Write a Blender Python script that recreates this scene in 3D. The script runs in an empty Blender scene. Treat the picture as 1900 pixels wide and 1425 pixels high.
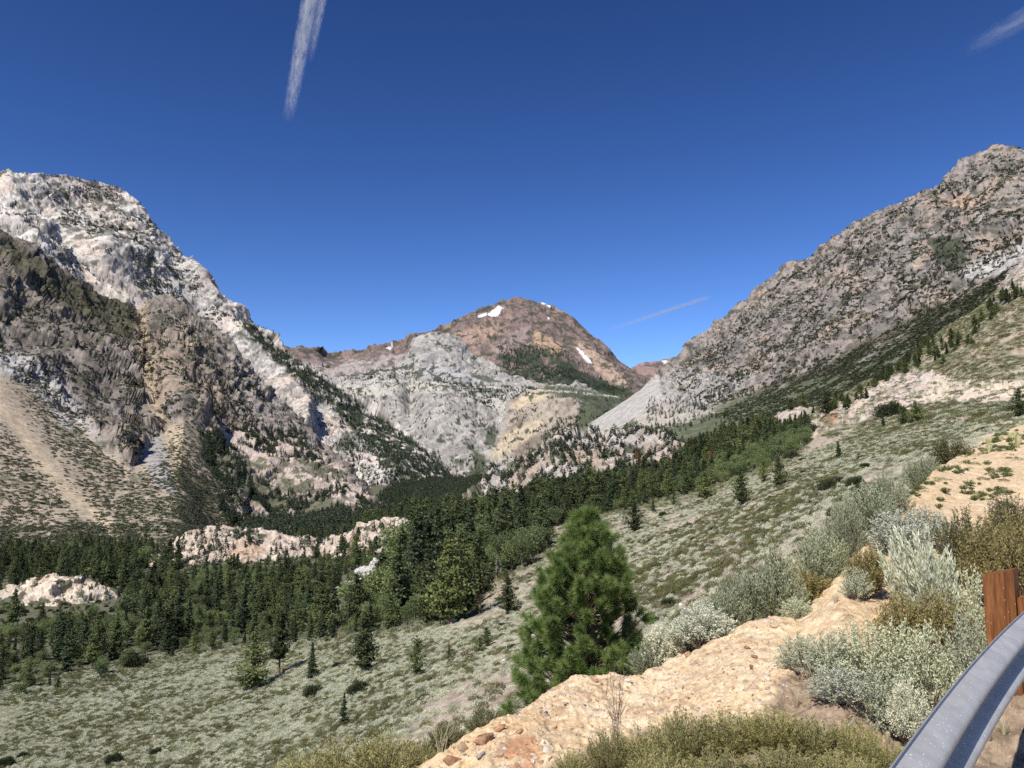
import bpy, math, random, time
import numpy as np
T0 = time.time()
random.seed(7)
RS = np.random.RandomState(7)
scene = bpy.context.scene
COL = scene.collection

# ------------------------------------------------------------------ camera, sky, sun
F = 1450.0; CX = 950.0; CY = 712.5; PITCH = math.radians(7.0)
cam_data = bpy.data.cameras.new('camera')
cam = bpy.data.objects.new('camera', cam_data); COL.objects.link(cam)
cam_data.sensor_width = 36.0; cam_data.lens = F / 1900.0 * 36.0
cam_data.clip_start = 0.05; cam_data.clip_end = 60000.0
cam.location = (0, 0, 0); cam.rotation_euler = (math.pi / 2 + PITCH, 0, 0)
scene.camera = cam

SUN_EL = math.radians(51); SUN_AZ = math.radians(-149)     # azimuth from +Y (view direction), negative = left
sun_dir = np.array([math.sin(SUN_AZ) * math.cos(SUN_EL), math.cos(SUN_AZ) * math.cos(SUN_EL), math.sin(SUN_EL)])
world = bpy.data.worlds.new('World'); scene.world = world; world.use_nodes = True
wn = world.node_tree; wn.nodes.clear()
w_out = wn.nodes.new('ShaderNodeOutputWorld'); w_bg = wn.nodes.new('ShaderNodeBackground')
w_sky = wn.nodes.new('ShaderNodeTexSky'); w_sky.sky_type = 'NISHITA'; w_sky.sun_disc = False
w_sky.sun_elevation = SUN_EL; w_sky.sun_rotation = SUN_AZ
w_sky.altitude = 1500; w_sky.air_density = 1.0; w_sky.dust_density = 0.0; w_sky.ozone_density = 1.0
w_bg.inputs['Strength'].default_value = 0.105
EXPO = 0.25
# camera-like colour response of the clear mountain sky: each channel of the sky texture gets its own contrast
w_sep = wn.nodes.new('ShaderNodeSeparateColor'); w_com = wn.nodes.new('ShaderNodeCombineColor'); wn.links.new(w_sky.outputs[0], w_sep.inputs[0])
for ch, g_, k_ in ((0, 1.83, .296), (1, 1.71, .357), (2, 1.66, .46)):
    m1 = wn.nodes.new('ShaderNodeMath'); m1.operation = 'MINIMUM'; m1.inputs[1].default_value = 7.0; wn.links.new(w_sep.outputs[ch], m1.inputs[0])
    m2 = wn.nodes.new('ShaderNodeMath'); m2.operation = 'POWER'; m2.inputs[1].default_value = g_; wn.links.new(m1.outputs[0], m2.inputs[0])
    m3 = wn.nodes.new('ShaderNodeMath'); m3.operation = 'MULTIPLY'; m3.inputs[1].default_value = k_ / 2 ** EXPO; wn.links.new(m2.outputs[0], m3.inputs[0])
    wn.links.new(m3.outputs[0], w_com.inputs[ch])
wn.links.new(w_com.outputs[0], w_bg.inputs['Color']); wn.links.new(w_bg.outputs[0], w_out.inputs['Surface'])
sl = bpy.data.lights.new('sun', 'SUN'); sl.energy = 4.9; sl.angle = math.radians(0.53); sl.color = (1.0, 0.955, 0.89)
so = bpy.data.objects.new('sun', sl); COL.objects.link(so)
from mathutils import Vector, Matrix, Euler
so.rotation_euler = Vector([-float(c) for c in sun_dir]).to_track_quat('-Z', 'Y').to_euler()
vs = scene.view_settings
vs.view_transform = 'Standard'; vs.look = 'None'; vs.exposure = EXPO; vs.gamma = 1.0; vs.use_curve_mapping = False
scene.cycles.max_bounces = 4; scene.cycles.diffuse_bounces = 2; scene.cycles.glossy_bounces = 2
scene.cycles.transparent_max_bounces = 8; scene.cycles.volume_bounces = 0
scene.cycles.use_denoising = False
scene.cycles.use_adaptive_sampling = False

# ------------------------------------------------------------------ helpers: projection and noise
SP, CP = math.sin(PITCH), math.cos(PITCH)
def unproj(px, py, D):
    px = np.asarray(px, float); py = np.asarray(py, float); D = np.asarray(D, float)
    u = (px - CX) / F; v = (CY - py) / F
    y = CP - v * SP; z = SP + v * CP
    return np.stack([u / y * D, D + 0 * u, z / y * D], -1)
def proj(P):
    x, y, z = P[..., 0], P[..., 1], P[..., 2]
    d = y * CP + z * SP; h = -y * SP + z * CP
    return CX + F * x / d, CY - F * h / d

_TAB = np.random.RandomState(3).rand(64, 64, 64).astype(np.float32) * 2 - 1
_R = np.array([[0.36, 0.48, -0.8], [-0.8, 0.6, 0.0], [0.48, 0.64, 0.6]], np.float32)
def vnoise(P):
    i = np.floor(P).astype(np.int64); f = (P - i).astype(np.float32)
    u = f * f * f * (f * (f * 6 - 15) + 10)
    a = i & 63; b = (i + 1) & 63
    x0, y0, z0 = a[..., 0], a[..., 1], a[..., 2]; x1, y1, z1 = b[..., 0], b[..., 1], b[..., 2]
    ux, uy, uz = u[..., 0], u[..., 1], u[..., 2]
    def L(p, q, t): return p + (q - p) * t
    return L(L(L(_TAB[x0, y0, z0], _TAB[x1, y0, z0], ux), L(_TAB[x0, y1, z0], _TAB[x1, y1, z0], ux), uy),
             L(L(_TAB[x0, y0, z1], _TAB[x1, y0, z1], ux), L(_TAB[x0, y1, z1], _TAB[x1, y1, z1], ux), uy), uz)
def fbm(P, scale, octv=4, gain=0.5, seed=0.0, ridged=False):
    Q = (np.asarray(P, np.float32) / scale + seed * 17.31 + 1000.0).astype(np.float32)
    s = np.zeros(Q.shape[:-1], np.float32); a = 1.0; t = 0.0
    for o in range(octv):
        n = vnoise(Q)
        if ridged: n = 1 - 2 * np.abs(n) * 1.3
        s += a * n; t += a; a *= gain
        Q = Q @ _R.T * 2.03 + 11.7
    return s / t
_TV = np.random.RandomState(5).rand(32, 32, 32, 7).astype(np.float32)
def facet(P, scale, seed=0.0, tilt=1.0):
    """broken planar blocks: every cell is a tilted plane; returns (height about -1..1, random value per cell)"""
    Q = (np.asarray(P, np.float32) / scale + seed * 7.7 + 500).astype(np.float32)
    base = np.floor(Q - 0.5).astype(np.int64)
    best = np.full(Q.shape[:-1], 9e9, np.float32); val = np.zeros_like(best); rnd = np.zeros_like(best)
    for ox in (0, 1):
        for oy in (0, 1):
            for oz in (0, 1):
                c = base + np.array([ox, oy, oz]); t = _TV[c[..., 0] & 31, c[..., 1] & 31, c[..., 2] & 31]
                d = Q - (c + 0.5 + (t[..., :3] - 0.5) * 0.8)
                dd = (d * d).sum(-1); m = dd < best
                h = ((t[..., 3:6] * 2 - 1) * d).sum(-1) * tilt + (t[..., 6] - 0.5) * 0.9
                best = np.where(m, dd, best); val = np.where(m, h, val); rnd = np.where(m, t[..., 6], rnd)
    return val, rnd
def facets(P, scales, amp=0.3, seed=0.0):
    s = 0; calm = .3 + .7 * smooth(fbm(P, scales[0] * 2.6, 2, .5, seed + 9), -.3, .3)     # smooth slabs between broken rock
    for k, sc_ in enumerate(scales): s = s + amp * sc_ * facet(P, sc_, seed + k)[0] * (calm if k else .5 + .5 * calm)
    return s
def stretch(P, d, k):
    d = np.array(d, float); d /= np.linalg.norm(d)
    return P - (P @ d)[..., None] * d * (1 - 1.0 / k)
def smooth(x, a, b):
    t = np.clip((x - a) / (b - a + 1e-9), 0, 1); return t * t * (3 - 2 * t)
def poly_sd(px, py, poly):
    """signed distance in pixels, positive inside"""
    px = np.asarray(px, np.float32); py = np.asarray(py, np.float32)
    d2 = np.full(px.shape, 1e12, np.float32); ins = np.zeros(px.shape, bool)
    n = len(poly)
    for i in range(n):
        ax, ay = poly[i]; bx, by = poly[(i + 1) % n]
        ex, ey = bx - ax, by - ay; L2 = ex * ex + ey * ey + 1e-9
        t = np.clip(((px - ax) * ex + (py - ay) * ey) / L2, 0, 1)
        dx = px - ax - t * ex; dy = py - ay - t * ey
        d2 = np.minimum(d2, dx * dx + dy * dy)
        c = ((ay > py) != (by > py)) & (px < ex * (py - ay) / (ey if abs(ey) > 1e-9 else 1e-9) + ax)
        ins ^= c
    return np.where(ins, np.sqrt(d2), -np.sqrt(d2))
def blur(A, k, axis):
    if k < 1: return A
    pad = [(0, 0)] * A.ndim; pad[axis] = (k, k)
    for _ in range(2):
        B = np.pad(A, pad, mode='edge'); C = np.cumsum(B, axis=axis)
        z = np.zeros_like(np.take(C, [0], axis)); C = np.concatenate([z, C], axis)
        n = A.shape[axis]; w = 2 * k + 1
        hi = np.take(C, np.arange(w, w + n), axis); lo = np.take(C, np.arange(0, n), axis)
        A = (hi - lo) / w
    return A

# ------------------------------------------------------------------ helpers: meshes and tags
def np_mesh(name, V, Fc, col=None, smooth_shade=False):
    """V (n,3); Fc (m,3) or (m,4) int array or list of such arrays"""
    if not isinstance(Fc, list): Fc = [Fc]
    Fc = [f for f in Fc if len(f)]
    me = bpy.data.meshes.new(name)
    nl = sum(f.size for f in Fc); nf = sum(len(f) for f in Fc)
    me.vertices.add(len(V)); me.vertices.foreach_set('co', np.asarray(V, np.float32).ravel())
    me.loops.add(nl); me.loops.foreach_set('vertex_index', np.concatenate([f.ravel() for f in Fc]).astype(np.int32))
    me.polygons.add(nf)
    starts = []; o = 0
    for f in Fc:
        starts.append(o + np.arange(len(f)) * f.shape[1]); o += f.size
    me.polygons.foreach_set('loop_start', np.concatenate(starts).astype(np.int32))
    if smooth_shade: me.polygons.foreach_set('use_smooth', np.ones(nf, bool))
    me.update(calc_edges=True)
    if col is not None:
        at = me.attributes.new('tint', 'FLOAT_COLOR', 'POINT')
        c = np.ones((len(V), 4), np.float32); c[:, :3] = col
        at.data.foreach_set('color', c.ravel())
    return me
def link(name, me, mat=None, parent=None, **props):
    o = bpy.data.objects.new(name, me); COL.objects.link(o)
    if mat is not None and me is not None:
        me.materials.clear(); me.materials.append(mat)
    if parent is not None: o.parent = parent
    for k, v in props.items(): o[k] = v
    return o
def empty(name, loc, rz=0.0, scale=1.0, **props):
    o = bpy.data.objects.new(name, None); COL.objects.link(o)
    o.location = loc; o.rotation_euler = (0, 0, rz); o.scale = (scale,) * 3
    o.empty_display_size = 0.2
    for k, v in props.items(): o[k] = v
    return o
def grid_faces(nr, nc):
    i = np.arange(nr * nc).reshape(nr, nc)
    return np.stack([i[:-1, :-1], i[1:, :-1], i[1:, 1:], i[:-1, 1:]], -1).reshape(-1, 4)

# ------------------------------------------------------------------ materials
def new_mat(name):
    m = bpy.data.materials.new(name); m.use_nodes = True
    nt = m.node_tree; nt.nodes.clear()
    out = nt.nodes.new('ShaderNodeOutputMaterial'); b = nt.nodes.new('ShaderNodeBsdfPrincipled')
    nt.links.new(b.outputs[0], out.inputs['Surface'])
    b.inputs['Specular IOR Level'].default_value = 0.15; b.inputs['Roughness'].default_value = 0.9
    return m, nt, b
def mixc(nt, fac, a, b_, mode='MIX'):
    n = nt.nodes.new('ShaderNodeMix'); n.data_type = 'RGBA'; n.blend_type = mode
    for s, v in ((n.inputs['Factor'], fac), (n.inputs['A'], a), (n.inputs['B'], b_)):
        if hasattr(v, 'default_value') or hasattr(v, 'is_linked'): nt.links.new(v, s)
        elif isinstance(v, (int, float)): s.default_value = v
        else: s.default_value = (*v, 1)
    return n.outputs['Result']
def noise_node(nt, scale, detail=4, rough=0.6, vec=None, ntype='FBM'):
    n = nt.nodes.new('ShaderNodeTexNoise'); n.noise_type = ntype
    n.inputs['Scale'].default_value = scale; n.inputs['Detail'].default_value = detail; n.inputs['Roughness'].default_value = rough
    if vec is not None: nt.links.new(vec, n.inputs['Vector'])
    return n.outputs['Fac']
def ramp(nt, fac, stops):
    n = nt.nodes.new('ShaderNodeValToRGB'); e = n.color_ramp.elements
    while len(e) < len(stops): e.new(0.5)
    for k, (p, c) in enumerate(stops):
        e[k].position = p; e[k].color = (*c, 1) if not isinstance(c, float) else (c, c, c, 1)
    nt.links.new(fac, n.inputs[0]); return n.outputs[0]
def objcoord(nt):
    return nt.nodes.new('ShaderNodeTexCoord').outputs['Object']
def rock_mat(name, scale, var=0.35, bump=0.5, bdist=1.0):
    """tint attribute carries the rock/soil/plant colour; noise breaks it up"""
    m, nt, b = new_mat(name)
    at = nt.nodes.new('ShaderNodeAttribute'); at.attribute_name = 'tint'
    oc = objcoord(nt)
    n1 = noise_node(nt, scale, 6, 0.65, oc); n2 = noise_node(nt, scale * 3.7, 4, 0.6, oc)
    v = ramp(nt, n1, [(0.3, 1 - var), (0.5, 1.0), (0.7, 1 + var * 0.6)])
    c = mixc(nt, 1.0, at.outputs['Color'], v, 'MULTIPLY')
    v2 = ramp(nt, n2, [(0.35, 1 - var * 0.6), (0.65, 1 + var * 0.4)])
    c = mixc(nt, 1.0, c, v2, 'MULTIPLY')
    nt.links.new(c, b.inputs['Base Color'])
    bp = nt.nodes.new('ShaderNodeBump'); bp.inputs['Strength'].default_value = bump; bp.inputs['Distance'].default_value = bdist
    nt.links.new(n1, bp.inputs['Height']); nt.links.new(bp.outputs[0], b.inputs['Normal'])
    return m

# ------------------------------------------------------------------ lofted mountains
def interp_row(row, xs):
    r = np.array(row, float)
    return np.interp(xs, r[:, 0], r[:, 1]), np.exp(np.interp(xs, r[:, 0], np.log(r[:, 2])))
def loft(rows, x0, x1, dx, nsub, kx=3, kv=3):
    xs = np.arange(x0, x1 + dx, dx)
    PY = []; DD = []
    R = [interp_row(r, xs) for r in rows]
    for k in range(len(R) - 1):
        n = nsub[k]
        for j in range(n):
            t = j / n
            PY.append(R[k][0] * (1 - t) + R[k + 1][0] * t)
            DD.append(np.log(R[k][1]) * (1 - t) + np.log(R[k + 1][1]) * t)
    PY.append(R[-1][0]); DD.append(np.log(R[-1][1]))
    PY = np.array(PY); DD = np.array(DD)
    DD = blur(DD, kx, 1)
    D2 = blur(DD, kv, 0); P2 = blur(PY, kv, 0)
    k0 = nsub[0]                                      # keep the silhouette row where it is
    w = np.clip(np.abs(np.arange(len(PY)) - k0) / (kv * 2.0), 0, 1)[:, None]
    PY = PY * (1 - w) + P2 * w; DD = DD * (1 - w) + D2 * w
    return xs[None, :] + 0 * PY, PY, np.exp(DD)
def normals(P):
    a = np.gradient(P, axis=1); b = np.gradient(P, axis=0)
    n = np.cross(a, b); n /= np.linalg.norm(n, axis=-1, keepdims=True) + 1e-9
    flip = (n * P).sum(-1) > 0
    n[flip] *= -1
    return n

def paint(col, mask, rgb):
    m = np.clip(mask, 0, 1)[..., None]
    return col * (1 - m) + np.array(rgb, float) * m
class Terrain: pass
def mountain(name, rows, x0, x1, dx, nsub, disp, paintf, matname, mscale, kx=4, kv=4, var=0.35, bump=0.5, bdist=1.0, label=None):
    px, py, D = loft(rows, x0, x1, dx, nsub, kx, kv)
    P = unproj(px, py, D); N = normals(P)
    h = disp(P, px, py)
    P = P + N * h[..., None]
    qx, qy = proj(P)
    N2 = normals(P)
    col = paintf(P, qx, qy, N2, h)
    me = np_mesh(name, P.reshape(-1, 3), grid_faces(*px.shape), col.reshape(-1, 3))
    o = link(name, me, rock_mat(matname, mscale, var, bump, bdist), kind='structure')
    if label: o['label'] = label
    t = Terrain(); t.P = P; t.px = qx; t.py = qy; t.N = N2; t.obj = o; t.h = h
    print(name, px.shape, round(time.time() - T0, 1))
    return t

WHITE = (0.60, 0.57, 0.53); PINK = (0.52, 0.43, 0.36); TAN = (0.50, 0.38, 0.25); GREY = (0.40, 0.39, 0.38)
DARK = (0.13, 0.115, 0.10); GREEN = (0.045, 0.06, 0.03); OLIVE = (0.10, 0.10, 0.055)

# --- far peak --------------------------------------------------------------
sil_peak = [(440, 670, 7000), (500, 655, 7000), (535, 648, 7000), (560, 643, 7000), (590, 647, 7000), (612, 655, 7200), (640, 650, 7300), (665, 651, 7300), (700, 641, 7400),
    (740, 636, 7500), (760, 622, 7600), (790, 615, 7700), (810, 612, 7800), (850, 590, 8000), (900, 570, 8100), (935, 558, 8200), (958, 553, 8200),
    (985, 558, 8200), (1020, 566, 8200), (1045, 578, 8200), (1062, 592, 8100), (1085, 610, 8000), (1100, 625, 7900), (1125, 640, 7900), (1146, 668, 7900), (1180, 690, 7900), (1230, 712, 7900), (1330, 760, 7900)]
rows_peak = [[(x, y + 70, D + 900) for x, y, D in sil_peak], sil_peak,
    [(440, 700, 6300), (600, 700, 6500), (800, 660, 7100), (958, 620, 7600), (1060, 650, 7300), (1150, 700, 7100), (1230, 730, 7000), (1330, 765, 7000)],
    [(440, 740, 5900), (600, 740, 6000), (800, 720, 6300), (958, 700, 6300), (1060, 710, 6200), (1150, 740, 6200), (1330, 790, 6200)],
    [(440, 900, 5000), (700, 900, 5000), (1000, 850, 4900), (1150, 830, 4900), (1330, 860, 4900)]]
def d_peak(P, px, py):
    Q = stretch(P, (0.35, -0.3, -0.7), 2.5)
    return 60 * fbm(Q, 520, 3, 0.5, 1, True) + 16 * fbm(Q, 110, 3, 0.6, 2, True) + facets(stretch(P, (0.35, -0.3, -0.7), 2.5), (110, 45), .26, 3)
def c_peak(P, px, py, N, h):
    n1 = fbm(P, 420, 4, 0.6, 5); n2 = fbm(P, 60, 3, 0.6, 6); n3 = fbm(stretch(P, (.5, -.3, -.7), 5), 90, 3, .6, 7)
    wx = px + 9 * n2; wy = py + 7 * n3
    col = np.zeros(P.shape) + (0.20, 0.145, 0.125)
    col = paint(col, smooth(n1, -.1, .35), (0.27, 0.195, 0.155))
    col = paint(col, smooth(n3, .0, .3) * .8, (0.125, 0.10, 0.09))
    col = paint(col, smooth(fbm(P, 30, 3, .6, 8), .05, .3) * .6, (0.085, 0.075, 0.065))
    # purple scree bowl, tan slopes
    col = paint(col, smooth(poly_sd(wx, wy, [(905, 655), (950, 615), (985, 600), (975, 632), (920, 660)]), -2, 3), (0.27, 0.205, 0.19))
    col = paint(col, .8 * smooth(poly_sd(wx, wy, [(995, 612), (1045, 645), (1030, 665), (985, 630)]), -3, 3), (0.40, 0.28, 0.18))
    col = paint(col, .8 * smooth(poly_sd(wx, wy, [(1075, 632), (1110, 655), (1170, 712), (1155, 722), (1095, 680), (1062, 640)]), -3, 3), (0.42, 0.31, 0.23))
    col = paint(col, .7 * smooth(poly_sd(wx, wy, [(840, 620), (900, 600), (930, 600), (900, 635), (850, 640)]), -3, 4), (0.36, 0.25, 0.19))
    # dark krummholz and dark ribs
    dk = smooth(n2 + .25 * n3, .12, .22)
    col = paint(col, dk * .85, (0.06, 0.062, 0.045))
    fb = smooth(poly_sd(wx, wy, [(925, 640), (985, 640), (1050, 650), (1100, 700), (1200, 735), (1120, 800), (900, 720), (930, 680)]), -5, 12)
    col = paint(col, fb * smooth(n2, -.25, .0), (0.045, 0.055, 0.035))
    col = paint(col, smooth(poly_sd(wx, wy, [(1040, 672), (1080, 690), (1200, 742), (1200, 780), (1110, 740), (1040, 712)]), -4, 5), (0.035, 0.045, 0.03))
    # lower shelf, pale rock on the left
    lf = smooth(poly_sd(px + 25 * n1, py + 12 * n2, [(500, 668), (620, 676), (720, 655), (790, 660), (790, 760), (480, 760)]), -6, 8)
    col = paint(col, lf * smooth(n2 + n1 * .4, -.3, .1), (0.33, 0.29, 0.26))
    lo = smooth(poly_sd(px, py + 10 * n1, [(980, 722), (1180, 735), (1250, 900), (940, 900)]), -6, 6)
    col = paint(col, lo, (0.075, 0.085, 0.05))
    # snow
    for pol in ([(905, 583), (925, 568), (930, 572), (925, 585), (912, 588)], [(882, 588), (903, 579), (903, 584), (890, 590)], [(1003, 560), (1020, 566), (1024, 570), (1008, 566)],
                [(1068, 645), (1074, 647), (1094, 666), (1100, 674), (1092, 671), (1079, 659)], [(716, 646), (730, 641), (724, 648)], [(930, 573), (934, 569), (934, 573)], [(1015, 588), (1020, 590), (1017, 592)]):
        col = paint(col, smooth(poly_sd(px + 2 * n2, py + 2 * n3, pol), -.8, .6), (0.80, 0.82, 0.86))
    return col
peak = mountain('mountain_peak', rows_peak, 440, 1330, 1.5, [12, 55, 50, 60], d_peak, c_peak, 'red_brown_rock', 0.02, var=.3, bump=.6, bdist=12,
                label='reddish brown bald peak with snow patches in the middle distance')

# --- low far ridge right of the peak ---------------------------------------
sil_far = [(1140, 700, 10000), (1175, 680, 10000), (1195, 672, 10000), (1215, 669, 10000), (1262, 661, 10000), (1340, 648, 10000), (1420, 640, 10000)]
rows_far = [[(x, y + 60, D + 900) for x, y, D in sil_far], sil_far, [(1140, 800, 8500), (1420, 800, 8500)]]
def c_far(P, px, py, N, h):
    n2 = fbm(P, 90, 3, .6, 3)
    col = np.zeros(P.shape) + (0.25, 0.175, 0.155)
    col = paint(col, smooth(n2, .05, .25), (0.12, 0.095, 0.08))
    return paint(col, smooth(poly_sd(px, py, [(1228, 669), (1238, 670), (1234, 674), (1228, 672)]), -.6, .5), (.8, .82, .86))
far = mountain('mountain_far_ridge', rows_far, 1140, 1420, 2, [8, 50], lambda P, a, b: 60 * fbm(P, 500, 4, .55, 9, True), c_far, 'far_rock', 0.015, var=.25, bump=.5, bdist=14,
               label='low reddish ridge closing the pass right of the peak')

# --- grey granite shoulder with cliffs, below the peak ----------------------
sil_sh = [(470, 720, 5400), (540, 705, 5400), (600, 706, 5500), (650, 700, 5600), (700, 690, 5700), (740, 676, 5700), (770, 655, 5750), (790, 628, 5800), (804, 618, 5850), (820, 622, 5850), (845, 634, 5850),
    (880, 656, 5800), (920, 682, 5700), (950, 700, 5600), (985, 706, 5400), (1030, 716, 5300), (1080, 722, 5200), (1130, 735, 5100), (1200, 760, 5000), (1260, 800, 5000)]
rows_sh = [[(x, y + 60, D + 500) for x, y, D in sil_sh], sil_sh,
    [(470, 745, 4900), (600, 715, 5150), (680, 707, 5250), (800, 706, 5300), (900, 714, 5250), (1000, 724, 5100), (1100, 740, 4800), (1260, 810, 4600)],
    [(470, 760, 4750), (600, 722, 5050), (680, 712, 5120), (800, 713, 5150), (900, 722, 5100), (1000, 732, 4700), (1100, 750, 4500), (1260, 820, 4400)],
    [(470, 830, 4500), (700, 790, 4600), (790, 800, 4500), (870, 790, 4300), (935, 790, 4450), (1000, 790, 4300), (1100, 800, 4100), (1260, 840, 4000)],
    [(470, 950, 4000), (700, 880, 4200), (800, 880, 4000), (880, 860, 4000), (920, 850, 4000), (1000, 840, 3900), (1100, 850, 3800), (1260, 880, 3800)],
    [(470, 1000, 3600), (800, 940, 3500), (1000, 910, 3500), (1260, 930, 3500)]]
def d_sh(P, px, py):
    bulge = 110 * np.exp(-((px - 830) / 80) ** 2 - ((py - 800) / 55) ** 2) + 90 * np.exp(-((px - 1040) / 60) ** 2 - ((py - 780) / 45) ** 2) - 90 * np.exp(-((px - 762) / 14) ** 2 - ((py - 745) / 45) ** 2) + 70 * np.exp(-((px - 810) / 55) ** 2 - ((py - 655) / 30) ** 2)
    return bulge + 48 * fbm(P, 360, 3, .45, 11, True) + 8 * fbm(stretch(P, (0.5, 0, 0.8), 2.2), 75, 3, .62, 12, True) + facets(stretch(P, (0.6, 0, 0.7), 2.6), (100, 44, 20), .20, 13)
def c_sh(P, px, py, N, h):
    n1 = fbm(P, 300, 4, .6, 15); n2 = fbm(P, 42, 3, .6, 16); n3 = fbm(stretch(P, (.5, -.1, .8), 5), 60, 3, .6, 17)
    wx = px + 8 * n1 + 4 * n2; wy = py + 6 * n2
    col = np.zeros(P.shape) + (0.37, 0.345, 0.31)
    col = paint(col, smooth(facet(stretch(P, (0.6, 0, 0.7), 2.2), 22, 15)[1], .6, .95) * .6, (0.19, 0.18, 0.165))
    col = paint(col, smooth(n1, -.05, .4) * .6, (0.46, 0.43, 0.37))
    col = paint(col, smooth(n3, .05, .4) * .7, (0.21, 0.198, 0.185))
    # scree under the shoulder
    col = paint(col, smooth(poly_sd(wx, wy, [(770, 690), (800, 672), (860, 690), (930, 712), (870, 712), (810, 700)]), -2, 3), (0.36, 0.345, 0.335))
    # tan areas on the right
    tz = smooth(poly_sd(wx, wy, [(950, 735), (1005, 715), (1070, 735), (1090, 800), (1000, 850), (900, 860), (930, 800)]), -5, 10)
    col = paint(col, tz * .6, (0.36, 0.29, 0.21))
    col = paint(col, tz * smooth(n3, -.1, .15) * .85, (0.21, 0.17, 0.14))
    col = paint(col, .9 * smooth(poly_sd(wx, wy, [(975, 785), (1000, 775), (1010, 790), (960, 830), (920, 850), (905, 848), (940, 800)]), -2, 3), (0.46, 0.385, 0.275))
    col = paint(col, .6 * smooth(poly_sd(wx, wy, [(945, 750), (1000, 719), (1035, 725), (960, 762)]), -2, 3), (0.55, 0.44, 0.28))
    col = paint(col, .5 * smooth(poly_sd(wx, wy, [(600, 716), (760, 712), (880, 718), (760, 730), (620, 740)]), -2, 3), (0.52, 0.48, 0.39))
    # green floor and shrub slope on the right
    gz = np.maximum(smooth(poly_sd(wx, wy, [(1010, 712), (1070, 718), (1180, 742), (1280, 820), (1200, 900), (1000, 850), (1060, 800), (1080, 745), (1000, 725)]), -3, 5),
                    smooth(poly_sd(wx, wy, [(862, 815), (880, 835), (900, 845), (900, 875), (880, 900), (868, 880), (880, 850)]), -3, 4))
    gz = np.maximum(gz, .9 * smooth(poly_sd(wx, wy, [(865, 690), (900, 695), (930, 708), (905, 710), (875, 700)]), -2, 2))
    gz = np.maximum(gz, .9 * smooth(poly_sd(wx, wy, [(905, 790), (925, 800), (915, 825), (895, 830)]), -2, 2))
    col = paint(col, gz * .92, (0.06, 0.075, 0.04))
    # black bench of trees and shrubs by rock noise
    bz = smooth(poly_sd(wx, wy, [(560, 640), (800, 690), (960, 730), (900, 745), (760, 700), (640, 700), (520, 740)]), -8, 8)
    col = paint(col, smooth(n2 + .25 * bz, .25, .33) * .9, (0.05, 0.06, 0.035))
    # road cut line
    ln = np.abs(py + 2 * n1 - np.interp(px, [600, 680, 760, 860, 960, 1060, 1150], [716, 707, 708, 714, 722, 727, 736]))
    col = paint(col, smooth(-ln, -1.8, -.6) * (px > 640) * .7, (0.55, 0.52, 0.45))
    return col
shoulder = mountain('mountain_granite_shoulder', rows_sh, 470, 1260, 1.3, [10, 60, 12, 50, 50, 25], d_sh, c_sh, 'grey_granite', 0.03, kv=9, var=.35, bump=.7, bdist=9,
                    label='pale grey granite shoulder with cliffs below the brown peak')

# --- white mountain on the left --------------------------------------------
sil_w = [(-160, 330, 3000), (-60, 305, 3000), (0, 322, 3000), (60, 320, 3050), (90, 322, 3100), (130, 324, 3150), (165, 338, 3200), (200, 343, 3250), (235, 356, 3300), (258, 371, 3300), (275, 400, 3300), (290, 424, 3300), (310, 447, 3350),
    (345, 476, 3400), (362, 486, 3400), (385, 513, 3450), (415, 550, 3500), (440, 570, 3500), (457, 590, 3500), (480, 608, 3500), (505, 625, 3500), (520, 645, 3500), (545, 662, 3480), (575, 685, 3450), (610, 704, 3400), (650, 730, 3350),
    (700, 765, 3300), (750, 800, 3200), (790, 838, 3100), (830, 875, 3000), (870, 905, 2900), (920, 930, 2800)]
rows_w = [[(x - 30, y + 90, D + 600) for x, y, D in sil_w], sil_w,
    [(-160, 450, 2800), (0, 440, 2850), (200, 450, 3000), (300, 500, 3150), (420, 610, 3250), (500, 690, 3200), (600, 760, 3100), (700, 820, 2950), (800, 880, 2800), (920, 940, 2700)],
    [(-160, 600, 2500), (0, 600, 2550), (200, 600, 2650), (300, 640, 2750), (420, 720, 2700), (500, 760, 2650), (600, 820, 2550), (700, 870, 2450), (800, 900, 2500), (920, 945, 2500)],
    [(-160, 900, 2000), (200, 900, 2000), (420, 900, 2150), (600, 930, 2230), (700, 945, 2250), (800, 950, 2330), (920, 960, 2380)]]
STR = (0.6, 0.1, 0.75)
def d_w(P, px, py):
    base = 42 * fbm(stretch(P, STR, 2.2), 420, 3, .42, 21, True) + 6 * fbm(stretch(P, STR, 3.2), 100, 3, .6, 22, True) + 3 * fbm(P, 24, 3, .65, 23, True) + facets(stretch(P, STR, 2.6), (60, 26, 12), .20, 24)
    rib = 70 * np.exp(-((px - (np.interp(py, [500, 620, 700, 760], [345, 420, 500, 560]))) / 18) ** 2) * smooth(py, 470, 520)
    return base + rib
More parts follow.
